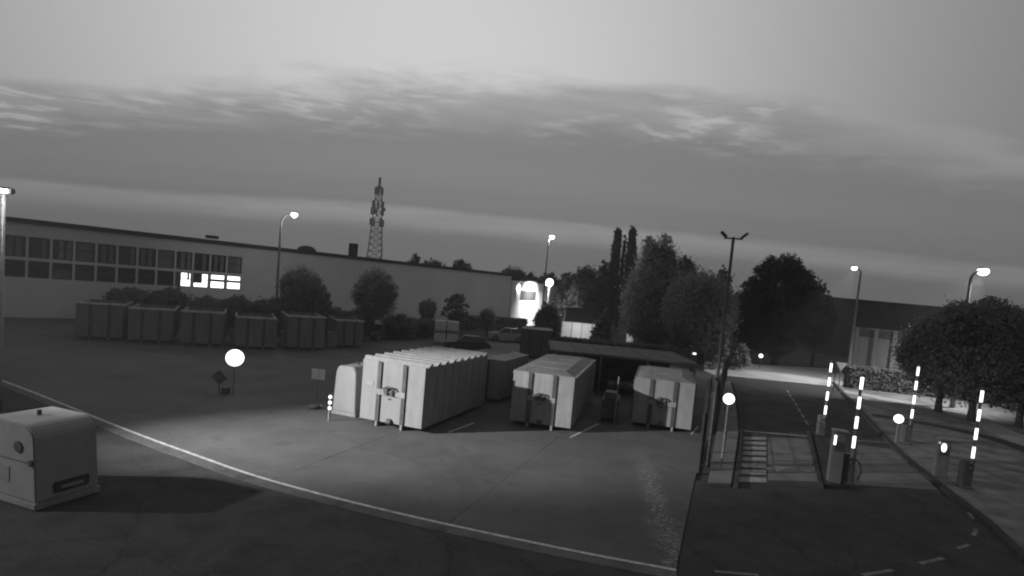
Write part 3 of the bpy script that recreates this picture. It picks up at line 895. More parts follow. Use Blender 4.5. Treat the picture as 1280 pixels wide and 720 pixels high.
# give-way sign and round plate at the mouth of the entrance
g = gp(1048, 486)
root = empty('give_way_sign', (g.x, g.y, 0), R(-30), 'white triangular give-way sign on a post by the street', 'sign')
MB().tube([(0, 0.04, 0), (0, 0.04, 2.15)], 0.035, 8).build('post', M['galvanised'], root)
MB().extrude([(-0.42, 0.36), (0.42, 0.36), (0, -0.36)], lambda p: (p[0], -0.0, 1.86 + p[1]), lambda p: (p[0], 0.03, 1.86 + p[1])).build('triangle', M['white_wall'], root)
g = gp(1041, 490)
root = empty('round_plate_sign', (g.x, g.y, 0), R(-30), 'dull round traffic sign on a post next to the give-way sign', 'sign')
MB().tube([(0, 0.04, 0), (0, 0.04, 1.8)], 0.035, 8).build('post', M['dark_steel'], root)
MB().tube([(0, 0, 1.75), (0, 0.03, 1.75)], 0.28, 20).build('plate', M['mid_paint'], root)

# ------------------------------------------------------------------ mesh fence along the entrance, with its near gate post
fence = empty('mesh_fence', (7.0, 20.3, 0), 0, 'dark welded mesh fence running along the entrance road beside the yard', 'fence')
fa, fb = Vector((gp(872, 591).x, gp(872, 591).y)), Vector((gp(908, 474).x, gp(908, 474).y))
fdir = (fb - fa); fl_ = fdir.length; fdir.normalize()
fo = Vector((7.0, 20.3))
npan = int(fl_ / 2.5)
for k in range(npan + 1):
    p = fa + fdir * (fl_ * k / npan) - fo
    MB().box((p.x, p.y, 1.1), (0.07, 0.07, 2.2), rz=-math.atan2(fdir.x, fdir.y)).build('post', M['dark_steel'], fence)
    if k < npan:
        pn = MB(); e = fa + fdir * (fl_ * (k + 1) / npan) - fo
        d = (e - p)
        nw = 24 if k < 5 else 14
        for i in range(1, nw):
            q = p + d * (i / nw); pn.box((q.x, q.y, 1.08), (0.014, 0.014, 2.0))
        for j in range(9):
            z = 0.1 + 0.245 * j
            mpt = p + d * 0.5
            pn.box((mpt.x, mpt.y, z), (0.014, d.length - 0.08, 0.02), rz=-math.atan2(d.x, d.y))
        pn.build('mesh_panel', M['dark_steel'], fence)
g = gp(878, 592)
root = empty('gate_post', (g.x - 0.1, g.y + 0.1, 0), R(-22), 'tall dark sliding-gate frame at the near end of the mesh fence', 'gate')
for y in (0, 1.1): MB().box((0, y, 1.7), (0.12, 0.12, 3.4)).build('post', M['dark_steel'], root)
MB().box((0, 0.55, 3.36), (0.1, 1.0, 0.1)).build('top_bar', M['dark_steel'], root)
for k in range(8): MB().box((0, 0.1 + 0.13 * k, 1.65), (0.03, 0.03, 3.2)).build('bar', M['dark_steel'], root)

# ------------------------------------------------------------------ lamps


def point(parent, loc, e, r=0.15):
    l = bpy.data.lights.new('lamp_light', 'POINT'); l.energy = e; l.shadow_soft_size = r
    o = bpy.data.objects.new('lamp_light', l); COL.objects.link(o); o.parent = parent; o.location = loc
    return o


def spot(parent, loc, aim, e, cone, r=0.15):
    "a lamp with a cut-off, aimed at a point given in the lamp's own frame"
    l = bpy.data.lights.new('lamp_light', 'SPOT'); l.energy = e; l.shadow_soft_size = r; l.spot_size = R(cone); l.spot_blend = 0.8
    o = bpy.data.objects.new('lamp_light', l); COL.objects.link(o); o.parent = parent; o.location = loc
    o.rotation_euler = (Vector(aim) - Vector(loc)).to_track_quat('-Z', 'Y').to_euler()
    return o


def street_lamp(base, head, label, power, r0=0.11, glow=0.28, group='tall street lamps', aim=None, cone=60):
    "curved-arm lamp; base and head are world points"
    root = empty('street_lamp', (base.x, base.y, 0), 0, label, 'lamp', group)
    h = Vector((head.x - base.x, head.y - base.y, head.z))
    arm = Vector((h.x, h.y, 0)); al = arm.length; ad = arm.normalized() if al > 0.01 else Vector((1, 0, 0))
    rise = min(1.4, max(0.5, al * 0.8))
    pts = [Vector((0, 0, 0)), Vector((0, 0, 1.2)), Vector((0, 0, h.z * 0.5)), Vector((0, 0, h.z - rise))]
    rad = [r0 * 1.5, r0 * 1.25, r0, r0 * 0.75]
    for k in range(1, 7):
        a = math.pi / 2 * k / 6
        pts.append(ad * (al * 0.85 * (1 - math.cos(a))) + Vector((0, 0, h.z - rise + rise * 0.97 * math.sin(a)))); rad.append(r0 * (0.7 - 0.03 * k))
    MB().tube(pts, rad, 10).build('pole', M['galvanised'], root, True)
    hp = ad * al + Vector((0, 0, h.z))
    MB().ball((hp.x, hp.y, hp.z + glow * 0.55), (glow * 1.0, glow * 0.8, 0.12), 14, 8).build('housing', M['galvanised'], root, True)
    MB().ball((hp.x, hp.y, hp.z - 0.02), (glow * 1.1, glow * 1.1, glow * 0.9), 16, 10).build('lamp_bowl', M['lamp_glow'], root, True)
    lp = hp - Vector((0, 0, glow + 0.1))
    if aim: spot(root, lp, Vector(aim) - root.location, power, cone)
    else: point(root, lp, power)
    return root


def lamp_px(px_head, Y, px_base, label, power, **k):
    hd = at(*px_head, Y)
    bs = at(px_base[0], px_base[1], Y)
    return street_lamp(Vector((bs.x, Y - 0.15, 0)), hd, label, power, **k)


lamp_px((368, 268), 54, (346, 380), 'street lamp with curved arm in front of the long warehouse wall', 260)
lamp_px((690, 296), 66, (677, 395), 'street lamp on a thin pole beside the floodlit white wall', 500, r0=0.08)
lamp_px((1068, 335), 56.5, (1059, 462), 'straight street lamp beside the floodlit shed, over the lit street', 4800, r0=0.12, glow=0.24, aim=(25, 51.5, 0), cone=58)
lamp_px((1229, 339), 42.5, (1198, 440), 'brightest street lamp with a curved arm above the dark trees', 7000, r0=0.13, glow=0.34, aim=(30.5, 46.5, 0), cone=105)

# mast with a lit head at the edge of the yard
def lit_mast(base, h, aim, label, glow=0.2, power=0):
    root = empty('lamp_mast', base, 0, label, 'lamp', 'lamp masts on the yard')
    MB().tube([(0, 0, 0), (0, 0, 0.8), (0, 0, h)], [0.13, 0.11, 0.07], 12).build('pole', M['galvanised'], root, True)
    hd = MB().box((0, 0, h + 0.12), (0.55, 0.4, 0.2), rz=aim).build('lamp_head', M['dark_steel'], root, bevel=0.03)
    MB().box((-math.sin(aim) * -0.23, -math.cos(aim) * 0.23, h + 0.08), (0.42, 0.05, 0.14), rz=aim).build('lens', M['lamp_glow'], root)
    if power: point(root, (0.35, -0.35, h - 0.1), power)
    return root


g = gp(-3, 512)
lit_mast((g.x, g.y, 0), 7.7, R(20), 'slim lamp mast with a lit head near the bottle bank', power=60)
root = empty('flood_mast', (FLOOD_POS.x - 0.55, FLOOD_POS.y - 0.25, 0), 0, 'tall floodlight mast lighting the white containers from the side', 'lamp')
MB().tube([(0, 0, 0), (0, 0, 10.3)], [0.16, 0.09], 12).build('pole', M['galvanised'], root, True)
MB().box((0.05, 0.02, 10.15), (0.5, 0.5, 0.34), rz=R(24)).build('flood_head', M['dark_steel'], root, bevel=0.03)

# unlit twin floodlight mast by the fence
g = gp(884, 583)
root = empty('flood_mast', (g.x, g.y, 0), R(-8), 'unlit mast with two floodlights on a crossbar beside the mesh fence', 'mast')
MB().tube([(0, 0, 0), (0, 0, 0.9), (0, 0, 8.55)], [0.085, 0.07, 0.05], 10).build('pole', M['post_steel'], root, True)
MB().box((0, 0, 8.5), (0.62, 0.05, 0.05)).build('crossbar', M['dark_steel'], root)
for s in (-1, 1):
    MB().box((s * 0.36, -0.06, 8.62), (0.28, 0.22, 0.08), ry=-s * 0.75).build('floodlight', M['dark_steel'], root, bevel=0.015)
    MB().box((s * 0.30, 0, 8.54), (0.04, 0.04, 0.14)).build('bracket', M['dark_steel'], root)

# small globe lamp on the far side of the street
g = at(951, 446, 60)
root = empty('globe_lamp', (g.x, g.y, 0), 0, 'small globe lamp glowing at the foot of the dark tree across the street', 'lamp')
MB().tube([(0, 0, 0), (0, 0, g.z)], 0.05, 8).build('post', M['dark_steel'], root)
MB().ball((0, 0, g.z + 0.1), 0.2, 14, 8).build('globe', M['sign_glow'], root, True)
# small courtesy light on a post in front of the round tree
g = at(868, 442, 47)
root = empty('post_light', (g.x, g.y, 0), 0, 'small bright light on a dark post in front of the round tree', 'lamp')
MB().box((0, 0.06, g.z / 2 + 0.35), (0.5, 0.1, g.z + 0.7)).build('post', M['dark_steel'], root)
MB().ball((0.0, -0.03, g.z), (0.16, 0.05, 0.07), 10, 6).build('lens', M['strip_glow'], root, True)

# ------------------------------------------------------------------ long warehouse
P0, P1 = Vector((-0.75, 87.5)), Vector((-46.0, 41.2))     # right and left end of the facade
wd = (P1 - P0); WL = wd.length; wd.normalize()
wh = empty('warehouse', (P0.x, P0.y, 0), math.atan2(wd.y, wd.x), 'long grey flat-roofed warehouse with lit office windows at one end', 'building')
# local x along the facade (0 = right corner), local y away from the camera is negative here
HW, DW = 7.75, 34.0
WIN = []          # window openings (x0, x1, z0, z1)
b = MB()


def facade_x(px, py, z):
    d = ray(px, py); nn = Vector((-wd.y, wd.x))           # sight line cut with the facade's plane
    t = P0.dot(nn) / (d.x * nn.x + d.y * nn.y)
    return (Vector((d.x * t, d.y * t)) - P0).dot(wd)


w_right = facade_x(304, 322, 6.2)
cols = [w_right + 1.55 * k for k in range(12)]
# wall: solid pieces round a strip of openings
ZB0, ZB1, ZT0, ZT1 = 3.3, 4.7, 4.95, 6.65
xa, xb = cols[0], cols[-1] + 1.55
b.box((xa / 2, -0.15, HW / 2), (xa, 0.3, HW)); b.box(((xb + WL) / 2, -0.15, HW / 2), (WL - xb, 0.3, HW))
b.box(((xa + xb) / 2, -0.15, ZB0 / 2), (xb - xa, 0.3, ZB0)); b.box(((xa + xb) / 2, -0.15, (ZB1 + ZT0) / 2), (xb - xa, 0.3, ZT0 - ZB1))
b.box(((xa + xb) / 2, -0.15, (ZT1 + HW) / 2), (xb - xa, 0.3, HW - ZT1))
for k in range(len(cols) + 1):
    x = xa + 1.55 * k
    b.box((x, -0.153, (ZT0 + ZT1) / 2), (0.16, 0.29, ZT1 - ZT0 + 0.02)); b.box((x, -0.153, (ZB0 + ZB1) / 2), (0.16, 0.29, ZB1 - ZB0 + 0.02))
wall = b.build('wall', M['cladding'], wh)
MB().box((WL / 2, -0.3 - DW / 2, HW / 2), (WL - 0.1, DW, HW - 0.1)).build('hall_body', M['cladding'], wh)
MB().box((WL / 2, -DW / 2, HW + 0.16), (WL + 0.4, DW + 0.5, 0.36)).build('roof', M['roof_dark'], wh)
for k in range(0):
    MB().box((WL - WL * k / 12.0 if not (xa < WL - WL * k / 12.0 < xb) else 0.35, 0.012, HW / 2 - 0.02), (0.05, 0.03, HW - 0.1)).build('panel_joint', M['post_steel'], wall)
rnd = random.Random(11)
for k, x in enumerate(cols):
    for (z0, z1, low) in ((ZT0, ZT1, False), (ZB0, ZB1, True)):
        cx, cz = x + 0.775, (z0 + z1) / 2
        wf = MB()
        wf.box((cx, -0.10, z0 + 0.04), (1.39, 0.08, 0.08)).box((cx, -0.10, z1 - 0.04), (1.39, 0.08, 0.08))
        for s in (-1, 1): wf.box((cx + s * 0.655, -0.10, cz), (0.08, 0.08, z1 - z0 - 0.16))
        wf.box((cx, -0.10, z0 + (z1 - z0) * 0.55), (1.23, 0.06, 0.06))
        wo = wf.build('window', M['dark_steel'], wh)
        if low:
            lit = k in (0, 1, 2, 3)
            MB().box((cx, -0.2, cz), (1.38, 0.03, z1 - z0 - 0.02)).build('pane', M['window_glow'] if lit else M['glass_dark'], wo)
            if k in (0, 1): MB().box((cx, -0.17, z0 + 0.80), (1.38, 0.02, 0.26)).build('blind', M['post_steel'], wo)
            if k == 2: MB().box((cx + 0.25, -0.17, z0 + 0.9), (0.8, 0.02, 0.95)).build('curtain', M['post_steel'], wo)
            if k == 3:
                MB().box((cx + 0.42, -0.17, cz), (0.5, 0.02, 1.3)).build('curtain', M['post_steel'], wo)
                MB().box((cx - 0.45, -0.17, z0 + 1.0), (0.2, 0.02, 0.7)).build('curtain', M['mid_paint'], wo)
        else:
            MB().box((cx, -0.2, cz), (1.38, 0.03, z1 - z0 - 0.02)).build('pane', M['glass_dark'] if k % 4 else M['cabinet'], wo)
            for j in range(1 + k % 2): MB().box((cx - 0.45 + 0.55 * j + 0.1 * (k % 3), -0.17, cz), (0.34, 0.02, z1 - z0 - 0.2)).build('curtain', M['cabinet' if k % 3 else 'mid_paint'], wo)
# things on the roof
x = facade_x(452, 318, 8.0); MB().box((x, -2.0, 8.9), (0.8, 0.8, 1.5)).build('chimney', M['roof_dark'], wh)
x = facade_x(401, 316, 8.0); MB().ball((x, -3.5, 8.2), (1.1, 1.0, 0.6), 16, 8).build('roof_dome', M['roof_dark'], wh, True)
x = facade_x(270, 303, 8.0); MB().box((x, -1.2, 8.4), (1.0, 0.8, 0.3)).build('roof_vent', M['roof_dark'], wh)

# floodlit white hall beyond the corner
hall = empty('loading_hall', (-0.45, 89.6, 0), 0, 'floodlit white wall of a hall at the far corner of the warehouse', 'building')
e = Vector((8.9, 15.0)); HL = e.length; n_ = Vector((-e.y, e.x)).normalized()
hall.rotation_euler.z = math.atan2(e.y, e.x)
MB().box((HL / 2, 6.0, 3.6), (HL, 12.0, 7.2)).build('wall', M['white_wall'], hall)
MB().box((HL / 2, 6.0, 7.3), (HL + 0.3, 12.3, 0.25)).build('roof', M['roof_dark'], hall)
MB().box((5.0, -0.06, 5.0), (5.0, 0.1, 1.5)).build('sign_board', M['sign_dark'], hall)
MB().box((11.0, -0.05, 1.4), (4.2, 0.08, 2.8)).build('roller_door', M['plastic_pale'], hall)
for k in range(6): MB().box((11.0, -0.10, 0.35 + 0.45 * k), (4.1, 0.03, 0.05)).build('door_seam', M['post_steel'], hall)


def flood(pos, label, power, glow, aim):
    root = empty('wall_floodlight', (pos.x, pos.y, 0), 0, label, 'lamp', 'floodlights at the white hall')
    MB().tube([(0, 0.3, 0), (0, 0.3, pos.z)], 0.08, 8).build('pole', M['galvanised'], root)
    MB().box((0, 0.25, pos.z + 0.05), (0.7, 0.3, 0.5)).build('housing', M['dark_steel'], root, bevel=0.05)
    MB().ball((0, -0.02, pos.z), (glow, 0.18, glow), 16, 10).build('lens', M['lamp_glow'], root, True)
    spot(root, (-0.1, -0.5, pos.z - 0.2), aim - root.location, power, 158, 0.3)


flood(at(647.5, 357.5, 91.3), 'floodlight at the warehouse corner lighting the white hall', 1500, 0.36, Vector((5, 101, 2)))
flood(at(687, 353, 93), 'larger floodlight standing off the white hall beside the thin lamp pole', 7000, 0.62, Vector((3.6, 98, 2.6)))

# low white boundary wall and outbuilding in the floodlit yard beyond
a = at(700, 410, 78)
root = empty('boundary_wall', (a.x, a.y, 0), R(-4), 'low white boundary wall lit up between the small trees', 'wall')
for k in range(4): MB().box((0.9 + 1.35 * k, 0, 1.05), (1.32, 0.2, 2.1)).build('panel', M['white_wall'], root)
for k in range(5): MB().box((0.22 + 1.35 * k, -0.02, 1.1), (0.1, 0.3, 2.25)).build('post', M['plastic_pale'], root)
l_ = point(root, (2.5, -3.2, 1.7), 230, 0.3)
a = at(700, 386, 92)
root = empty('dark_shed', (a.x + 1, a.y, 0), R(-4), 'dark low shed behind the lit boundary wall', 'building')
MB().box((2.2, 2, 1.75), (4.6, 4, 3.5)).build('wall', M['dark_steel'], root)
MB().box((2.2, 2, 3.6), (5, 4.6, 0.25)).build('roof', M['roof_dark'], root)
g = gp(786, 433)
root = empty('kiosk', (g.x, g.y, 0), R(-20), 'small pale box hut glowing at the foot of the broad tree', 'hut')
MB().box((0, 0.5, 0.72), (0.8, 1.0, 1.44)).build('wall', M['white_wall'], root)
MB().box((0, 0.5, 1.5), (0.95, 1.15, 0.12)).build('roof', M['mid_paint'], root)
point(root, (-0.7, -1.2, 1.8), 45, 0.1)

# floodlit shed on the right behind the hedge
a, c = at(1064, 466, 60), at(1150, 474, 56)
dv = Vector((c.x - a.x, c.y - a.y)); SL = dv.length
shed = empty('industrial_shed', (a.x, a.y, 0), math.atan2(dv.y, dv.x), 'pale industrial shed with pilasters, lit from below behind the clipped hedge', 'building')
MB().box((SL * 0.9, 4.0, 2.1), (SL * 1.8, 8.0, 4.2)).build('wall', M['plastic_pale'], shed)
MB().box((SL * 0.9, 4.0, 4.62), (SL * 1.84, 8.12, 0.85)).build('roof', M['post_steel'], shed)
for k in range(5):
    sx_ = (1069, 1093, 1117, 1138, 1160)[k]; dd_ = ray(sx_, 440); nn_ = Vector((-dv.y, dv.x)); tt_ = Vector((a.x, a.y)).dot(nn_) / (dd_.x * nn_.x + dd_.y * nn_.y)
    x = (Vector((dd_.x * tt_, dd_.y * tt_)) - Vector((a.x, a.y))).dot(dv.normalized())
    p = MB().box((x, -0.16, 2.5), (0.34, 0.3, 5.0)).build('pilaster', M['plastic_pale'], shed, bevel=0.03)
    MB().box((x, -0.2, 5.05), (0.4, 0.4, 0.12)).build('cap', M['plastic_pale'], p)
ul = empty('ground_floodlight', (0, 0, 0), 0, 'small ground floodlight shining up the pale industrial shed', 'lamp')
g = at(1137, 462, 55.2); ul.location = (g.x, g.y - 0.7, 0)
MB().box((0, 0, 0.5), (0.12, 0.12, 1.0)).build('stake', M['dark_steel'], ul)
MB().box((0, 0.05, 1.12), (0.5, 0.25, 0.34), rx=0.5).build('housing', M['dark_steel'], ul, bevel=0.03)
MB().ball((0, 0.2, 1.22), (0.2, 0.06, 0.14), 12, 8).build('lens', M['sign_glow'], ul, True)
point(ul, (-0.2, -0.9, 1.3), 380, 0.1)

# big dark hall behind the shed and the verge trees
a_, c_ = at(1030, 372.5, 92), at(1330, 401, 92)
dh = empty('dark_hall', (a_.x, 92, 0), math.atan2(0.0, 1.0), 'long dark hall with a straight roof edge behind the floodlit shed', 'building')
DLn = c_.x - a_.x
MB().box((DLn / 2, 10, a_.z / 2), (DLn, 20, a_.z)).build('wall', M['roof_dark'], dh)
MB().box((DLn / 2, 10, a_.z + 0.12), (DLn + 0.6, 20.6, 0.3)).build('roof', M['roof_dark'], dh)
for k in range(9): MB().box((DLn * (k + 0.5) / 9, -0.04, a_.z / 2), (0.12, 0.1, a_.z - 0.1)).build('wall_seam', M['dark_steel'], dh)

# ------------------------------------------------------------------ lattice radio tower
tb = at(465.5, 345, 250); tt = at(476, 222, 250)
root = empty('radio_tower', ((tb.x + tt.x) / 2, 250, 0), 0.3, 'tall lattice radio tower with antennas rising behind the warehouse', 'tower')
HT = tt.z
wid = lambda z: 3.2 * (1 - z / HT) + 0.75
for sx in (-1, 1):
    for sy in (-1, 1):
        MB().tube([(sx * wid(z) , sy * wid(z), z) for z in (0, HT * 0.5, HT * 0.92)], 0.17, 6).build('leg', M['tower_steel'], root)
br = MB(); nz_ = 16
for k in range(nz_):
    z0, z1 = HT * 0.92 * k / nz_, HT * 0.92 * (k + 1) / nz_
    for (ax, ay, bx, by) in ((-1, -1, 1, -1), (1, -1, 1, 1), (1, 1, -1, 1), (-1, 1, -1, -1)):
        w0, w1 = wid(z0), wid(z1)
        br.tube([(ax * w0, ay * w0, z0), (bx * w1, by * w1, z1)], 0.09, 5, False)
        br.tube([(bx * w0, by * w0, z0), (ax * w1, ay * w1, z1)], 0.09, 5, False)
        br.tube([(ax * w1, ay * w1, z1), (bx * w1, by * w1, z1)], 0.09, 5, False)
br.build('bracing', M['tower_steel'], root)
for (fz, r_, n_p) in ((0.88, 1.5, 5), (0.76, 2.3, 6), (0.70, 2.5, 5), (0.60, 2.9, 4)):
    for k in range(n_p):
        an = 2 * math.pi * k / n_p + 0.4
        x_, y_ = r_ * math.cos(an), r_ * math.sin(an)
        MB().box((x_, y_, HT * fz), (0.8, 0.5, 3.0), rz=an).build('antenna', M['tower_steel'], root)
        MB().tube([(0, 0, HT * fz), (x_, y_, HT * fz)], 0.07, 5).build('bracket', M['tower_steel'], root)
MB().tube([(0, 0, HT * 0.9), (0, 0, HT)], 0.55, 8).build('top_antenna', M['tower_steel'], root)
MB().ball((wid(HT * .7) + 0.6, -1.2, HT * 0.72), (0.9, 0.4, 0.9), 12, 8).build('dish', M['tower_steel'], root, True)

# ------------------------------------------------------------------ trees and shrubs


def crown_mesh(rng, shape, n, leaf, tone_amp=0.5):
    """leaf quads gathered in clumps. shape: list of (cx,cy,cz,rx,ry,rz) lobes"""
    vol = np.array([s[3] * s[4] * s[5] for s in shape]); vol = vol ** 0.8 / (vol ** 0.8).sum()
    n = int(n * 7.0); leaf = leaf * 0.58; per = 22
    ncl = max(6, n // per)
    lob = rng.choice(len(shape), ncl, p=vol)
    S = np.array(shape)[lob]
    d = rng.normal(size=(ncl, 3)); d /= np.linalg.norm(d, axis=1)[:, None]
    rr = rng.uniform(0.05, 1.0, ncl) ** 0.40
    ctr = S[:, :3] + d * rr[:, None] * S[:, 3:6]
    crad = 0.17 * S[:, 3:6].min(axis=1) * rng.uniform(0.6, 1.4, ncl) + leaf * 0.4
    ctone = rng.uniform(0, 1, ncl)
    idx = np.repeat(np.arange(ncl), per); m = len(idx)
    e = rng.normal(size=(m, 3)) * 0.55
    pos = ctr[idx] + e * crad[idx][:, None]
    a = rng.normal(size=(m, 3)); a /= np.linalg.norm(a, axis=1)[:, None]
    b_ = rng.normal(size=(m, 3)); b_ -= a * (a * b_).sum(1)[:, None]; b_ /= np.linalg.norm(b_, axis=1)[:, None]
    sz = leaf * 1.15 * rng.uniform(0.6, 1.3, m)[:, None]
    V = np.empty((m, 4, 3))
    V[:, 0] = pos - a * sz * 0.5; V[:, 1] = pos + b_ * sz * 0.4; V[:, 2] = pos + a * sz * 0.55; V[:, 3] = pos - b_ * sz * 0.4
    tone = np.clip(ctone[idx] * 0.7 + rng.uniform(0, 0.3, m), 0, 1)
    nv = pos - S[idx][:, :3]; nv /= (S[idx][:, 3:6] ** 2); nv /= np.linalg.norm(nv, axis=1)[:, None] + 1e-6
    nv2 = e / (np.linalg.norm(e, axis=1)[:, None] + 1e-6); nv = nv * 0.75 + nv2 * 0.45 + np.array([0, 0, 0.15]); nv /= np.linalg.norm(nv, axis=1)[:, None] + 1e-6
    return V.reshape(-1, 3), tone, nv


def leaf_object(name, V, tone, mat, parent=None, nv=None):
    m = len(V) // 4
    me = bpy.data.meshes.new(name)
    me.vertices.add(m * 4); me.vertices.foreach_set('co', V.astype(np.float32).ravel())
    me.loops.add(m * 4); me.loops.foreach_set('vertex_index', np.arange(m * 4, dtype=np.int32))
    me.polygons.add(m); me.polygons.foreach_set('loop_start', np.arange(0, m * 4, 4, dtype=np.int32))
    me.polygons.foreach_set('loop_total', np.full(m, 4, dtype=np.int32))
    me.update(calc_edges=True)
    at_ = me.attributes.new('tone', 'FLOAT', 'FACE'); at_.data.foreach_set('value', tone.astype(np.float32))
    if nv is None: nv = np.tile(np.array([0.0, -0.6, 0.8]), (m, 1))
    an_ = me.attributes.new('bend', 'FLOAT_VECTOR', 'FACE'); an_.data.foreach_set('vector', nv.astype(np.float32).ravel())
    me.materials.append(M[mat])
    o = bpy.data.objects.new(name, me); COL.objects.link(o)
    if parent: o.parent = parent
    return o


SEED = [100]


def tree(px, Y, top, width, zlow, label, mat='leaf_dark', style='round', n=2600, leaf=0.34, name='tree', cat='tree', group=None, trunk=True):
    """px: picture column of the trunk, Y: distance, top: picture row of the tip, width: metres across, zlow: height where leaves begin"""
    SEED[0] += 7
    rng = np.random.default_rng(SEED[0])
    p = at(px, top, Y)
    H = p.z
    root = empty(name, (p.x, Y, 0), float(rng.uniform(0, 6)) if style == 'round' else 0, label, cat, group)
    r = width / 2
    ch = H - zlow
    L = []
    if style == 'round':
        L.append((0, 0, zlow + ch * 0.5, r * 0.9, r * 0.9, ch * 0.46)); L.append((0, 0, zlow + ch * 0.5, r * 0.6, r * 0.6, ch * 0.3))
        for k in range(9):
            an = 2.4 * k; el = rng.uniform(-0.35, 0.9)
            L.append((r * 0.6 * math.cos(an) * math.cos(el), r * 0.6 * math.sin(an) * math.cos(el), zlow + ch * 0.5 + ch * 0.36 * math.sin(el), r * 0.38, r * 0.38, ch * 0.20))
        L.append((0, 0, H - ch * 0.16, r * 0.35, r * 0.35, ch * 0.17))
    elif style == 'ball':
        L.append((0, 0, zlow + ch * 0.5, r * 0.95, r * 0.95, ch * 0.49)); L.append((0, 0, zlow + ch * 0.45, r * 0.75, r * 0.75, ch * 0.36))
        for k in range(5):
            an = 1.3 * k; L.append((r * 0.6 * math.cos(an), r * 0.6 * math.sin(an), zlow + ch * rng.uniform(0.3, 0.75), r * 0.4, r * 0.4, ch * 0.2))
    elif style == 'ragged':
        for k in range(22):
            an = 2.4 * k + rng.uniform(-.4, .4); t = rng.uniform(0.08, 0.86)
            w = math.sin(math.pi * min(1, t * 0.85 + 0.2)) ** 0.6
            L.append((r * 0.72 * w * math.cos(an), r * 0.72 * w * math.sin(an), zlow + ch * t, r * rng.uniform(0.2, 0.42), r * rng.uniform(0.2, 0.42), ch * rng.uniform(0.06, 0.14)))
        L.append((0, 0, zlow + ch * 0.42, r * 0.62, r * 0.62, ch * 0.36))
        L.append((r * 0.05, 0, H - ch * 0.12, r * 0.3, r * 0.3, ch * 0.12))
    elif style == 'egg':                                  # broad at the foot, several pointed tips
        for (dx, w, hh) in ((-0.12, 0.62, 0.93), (0.15, 0.6, 0.96), (0.3, 0.52, 0.85), (0.0, 0.85, 0.72), (-0.3, 0.6, 0.62), (0.32, 0.6, 0.6)):
            L.append((r * dx, 0, zlow + ch * hh / 2, r * w, r * w * 0.9, ch * hh / 2))
        for (dx, hh) in ((-0.22, 0.985), (0.02, 0.93), (0.25, 1.0), (0.45, 0.86)):
            L.append((r * dx, rng.uniform(-.3, .3) * r, zlow + ch * (hh - 0.14), r * 0.2, r * 0.22, ch * 0.14))
    elif style == 'column':
        for k in range(9):
            t = (k + 0.5) / 9
            w = (math.sin(math.pi * (t * 0.74 + 0.17))) ** 0.5
            L.append((rng.uniform(-.12, .12) * r, 0, zlow + ch * t, r * w * rng.uniform(0.85, 1.05), r * w, ch * 0.095))
    elif style == 'cone':
        for k in range(7):
            t = (k + 0.5) / 7
            w = (1 - t) ** 0.75 * 1.0 + 0.08
            L.append((rng.uniform(-.1, .1) * r, 0, zlow + ch * t, r * w, r * w, ch * 0.11))
    V, tone, nv = crown_mesh(rng, L, n, leaf)
    leaf_object('crown', V, tone, mat, root, nv)
    if trunk:
        b = MB(); tr = max(0.07, width * 0.035)
        b.tube([(0, 0, -0.05), (0.03, 0, zlow * 0.6), (0.0, 0.05, zlow + ch * 0.25), (0.05, 0, zlow + ch * 0.6)], [tr * 1.35, tr, tr * 0.8, tr * 0.3], 9)
        for k in range(6):
            an = 2.4 * k; z0 = zlow + ch * (0.08 + 0.07 * k)
            rr_ = r * (0.55 if style in ('round', 'ragged') else 0.35)
            b.tube([(0, 0, z0), (rr_ * 0.5 * math.cos(an), rr_ * 0.5 * math.sin(an), z0 + ch * 0.08), (rr_ * math.cos(an), rr_ * math.sin(an), z0 + ch * 0.2)], [tr * 0.5, tr * 0.35, tr * 0.12], 6)
        b.build('trunk', M['bark'], root, True)
    return root


gw = 'trees in front of the warehouse'
tree(378, 52, 330, 3.7, 1.6, 'tidy round tree in front of the warehouse, nearer the lit windows', 'leaf_mid', 'ball', n=3600, leaf=0.24, group=gw)
tree(405, 51.5, 357, 1.6, 1.2, 'small bush-like tree tucked against the tidy round tree', 'leaf_mid', n=1000, leaf=0.22, group=gw)
tree(471, 54, 336, 4.2, 1.6, 'broad round tree in front of the warehouse below the radio tower', 'leaf_mid', 'ball', n=3800, leaf=0.24, group=gw)
tree(535, 66, 373, 2.0, 1.4, 'small ball-shaped dark tree against the warehouse wall', 'leaf_mid', 'ball', n=1400, leaf=0.24, group=gw)
tree(571, 66, 365, 3.4, 1.3, 'loose pale young tree against the warehouse wall', 'leaf_light', 'ragged', n=800, leaf=0.26, group=gw)
tree(611, 70, 385, 1.9, 1.2, 'little ball-shaped tree next to the warehouse corner', 'leaf_mid', 'ball', n=1200, leaf=0.24, group=gw)
tree(686, 60, 376, 3.3, 0.9, 'pale conical tree in front of the floodlit white hall', 'leaf_light', 'egg', n=2300, leaf=0.26, group=gw)
tree(756, 62, 388, 2.9, 0.6, 'pale conical young tree beside the lit boundary wall', 'leaf_light', 'cone', n=1900, leaf=0.26)
# behind the roof
for (px, Y, top, w, lb) in ((520, 135, 317, 4.4, 'narrow tree top poking over the warehouse roof beside the tower'), (543, 140, 323, 8, 'wide low tree top over the warehouse roof'), (579, 135, 322, 5.6, 'square tree top over the middle of the warehouse roof'), (641, 130, 332, 8, 'flat tree top over the warehouse corner'), (664, 128, 340, 3.6, 'small tree top above the floodlit white hall'), (686, 128, 338, 5, 'tree top behind the larger floodlight')):
    tree(px, Y, top, w, 3.0, lb, 'leaf_far', 'round', n=1100, leaf=0.5, group='tree tops behind the warehouse roof')
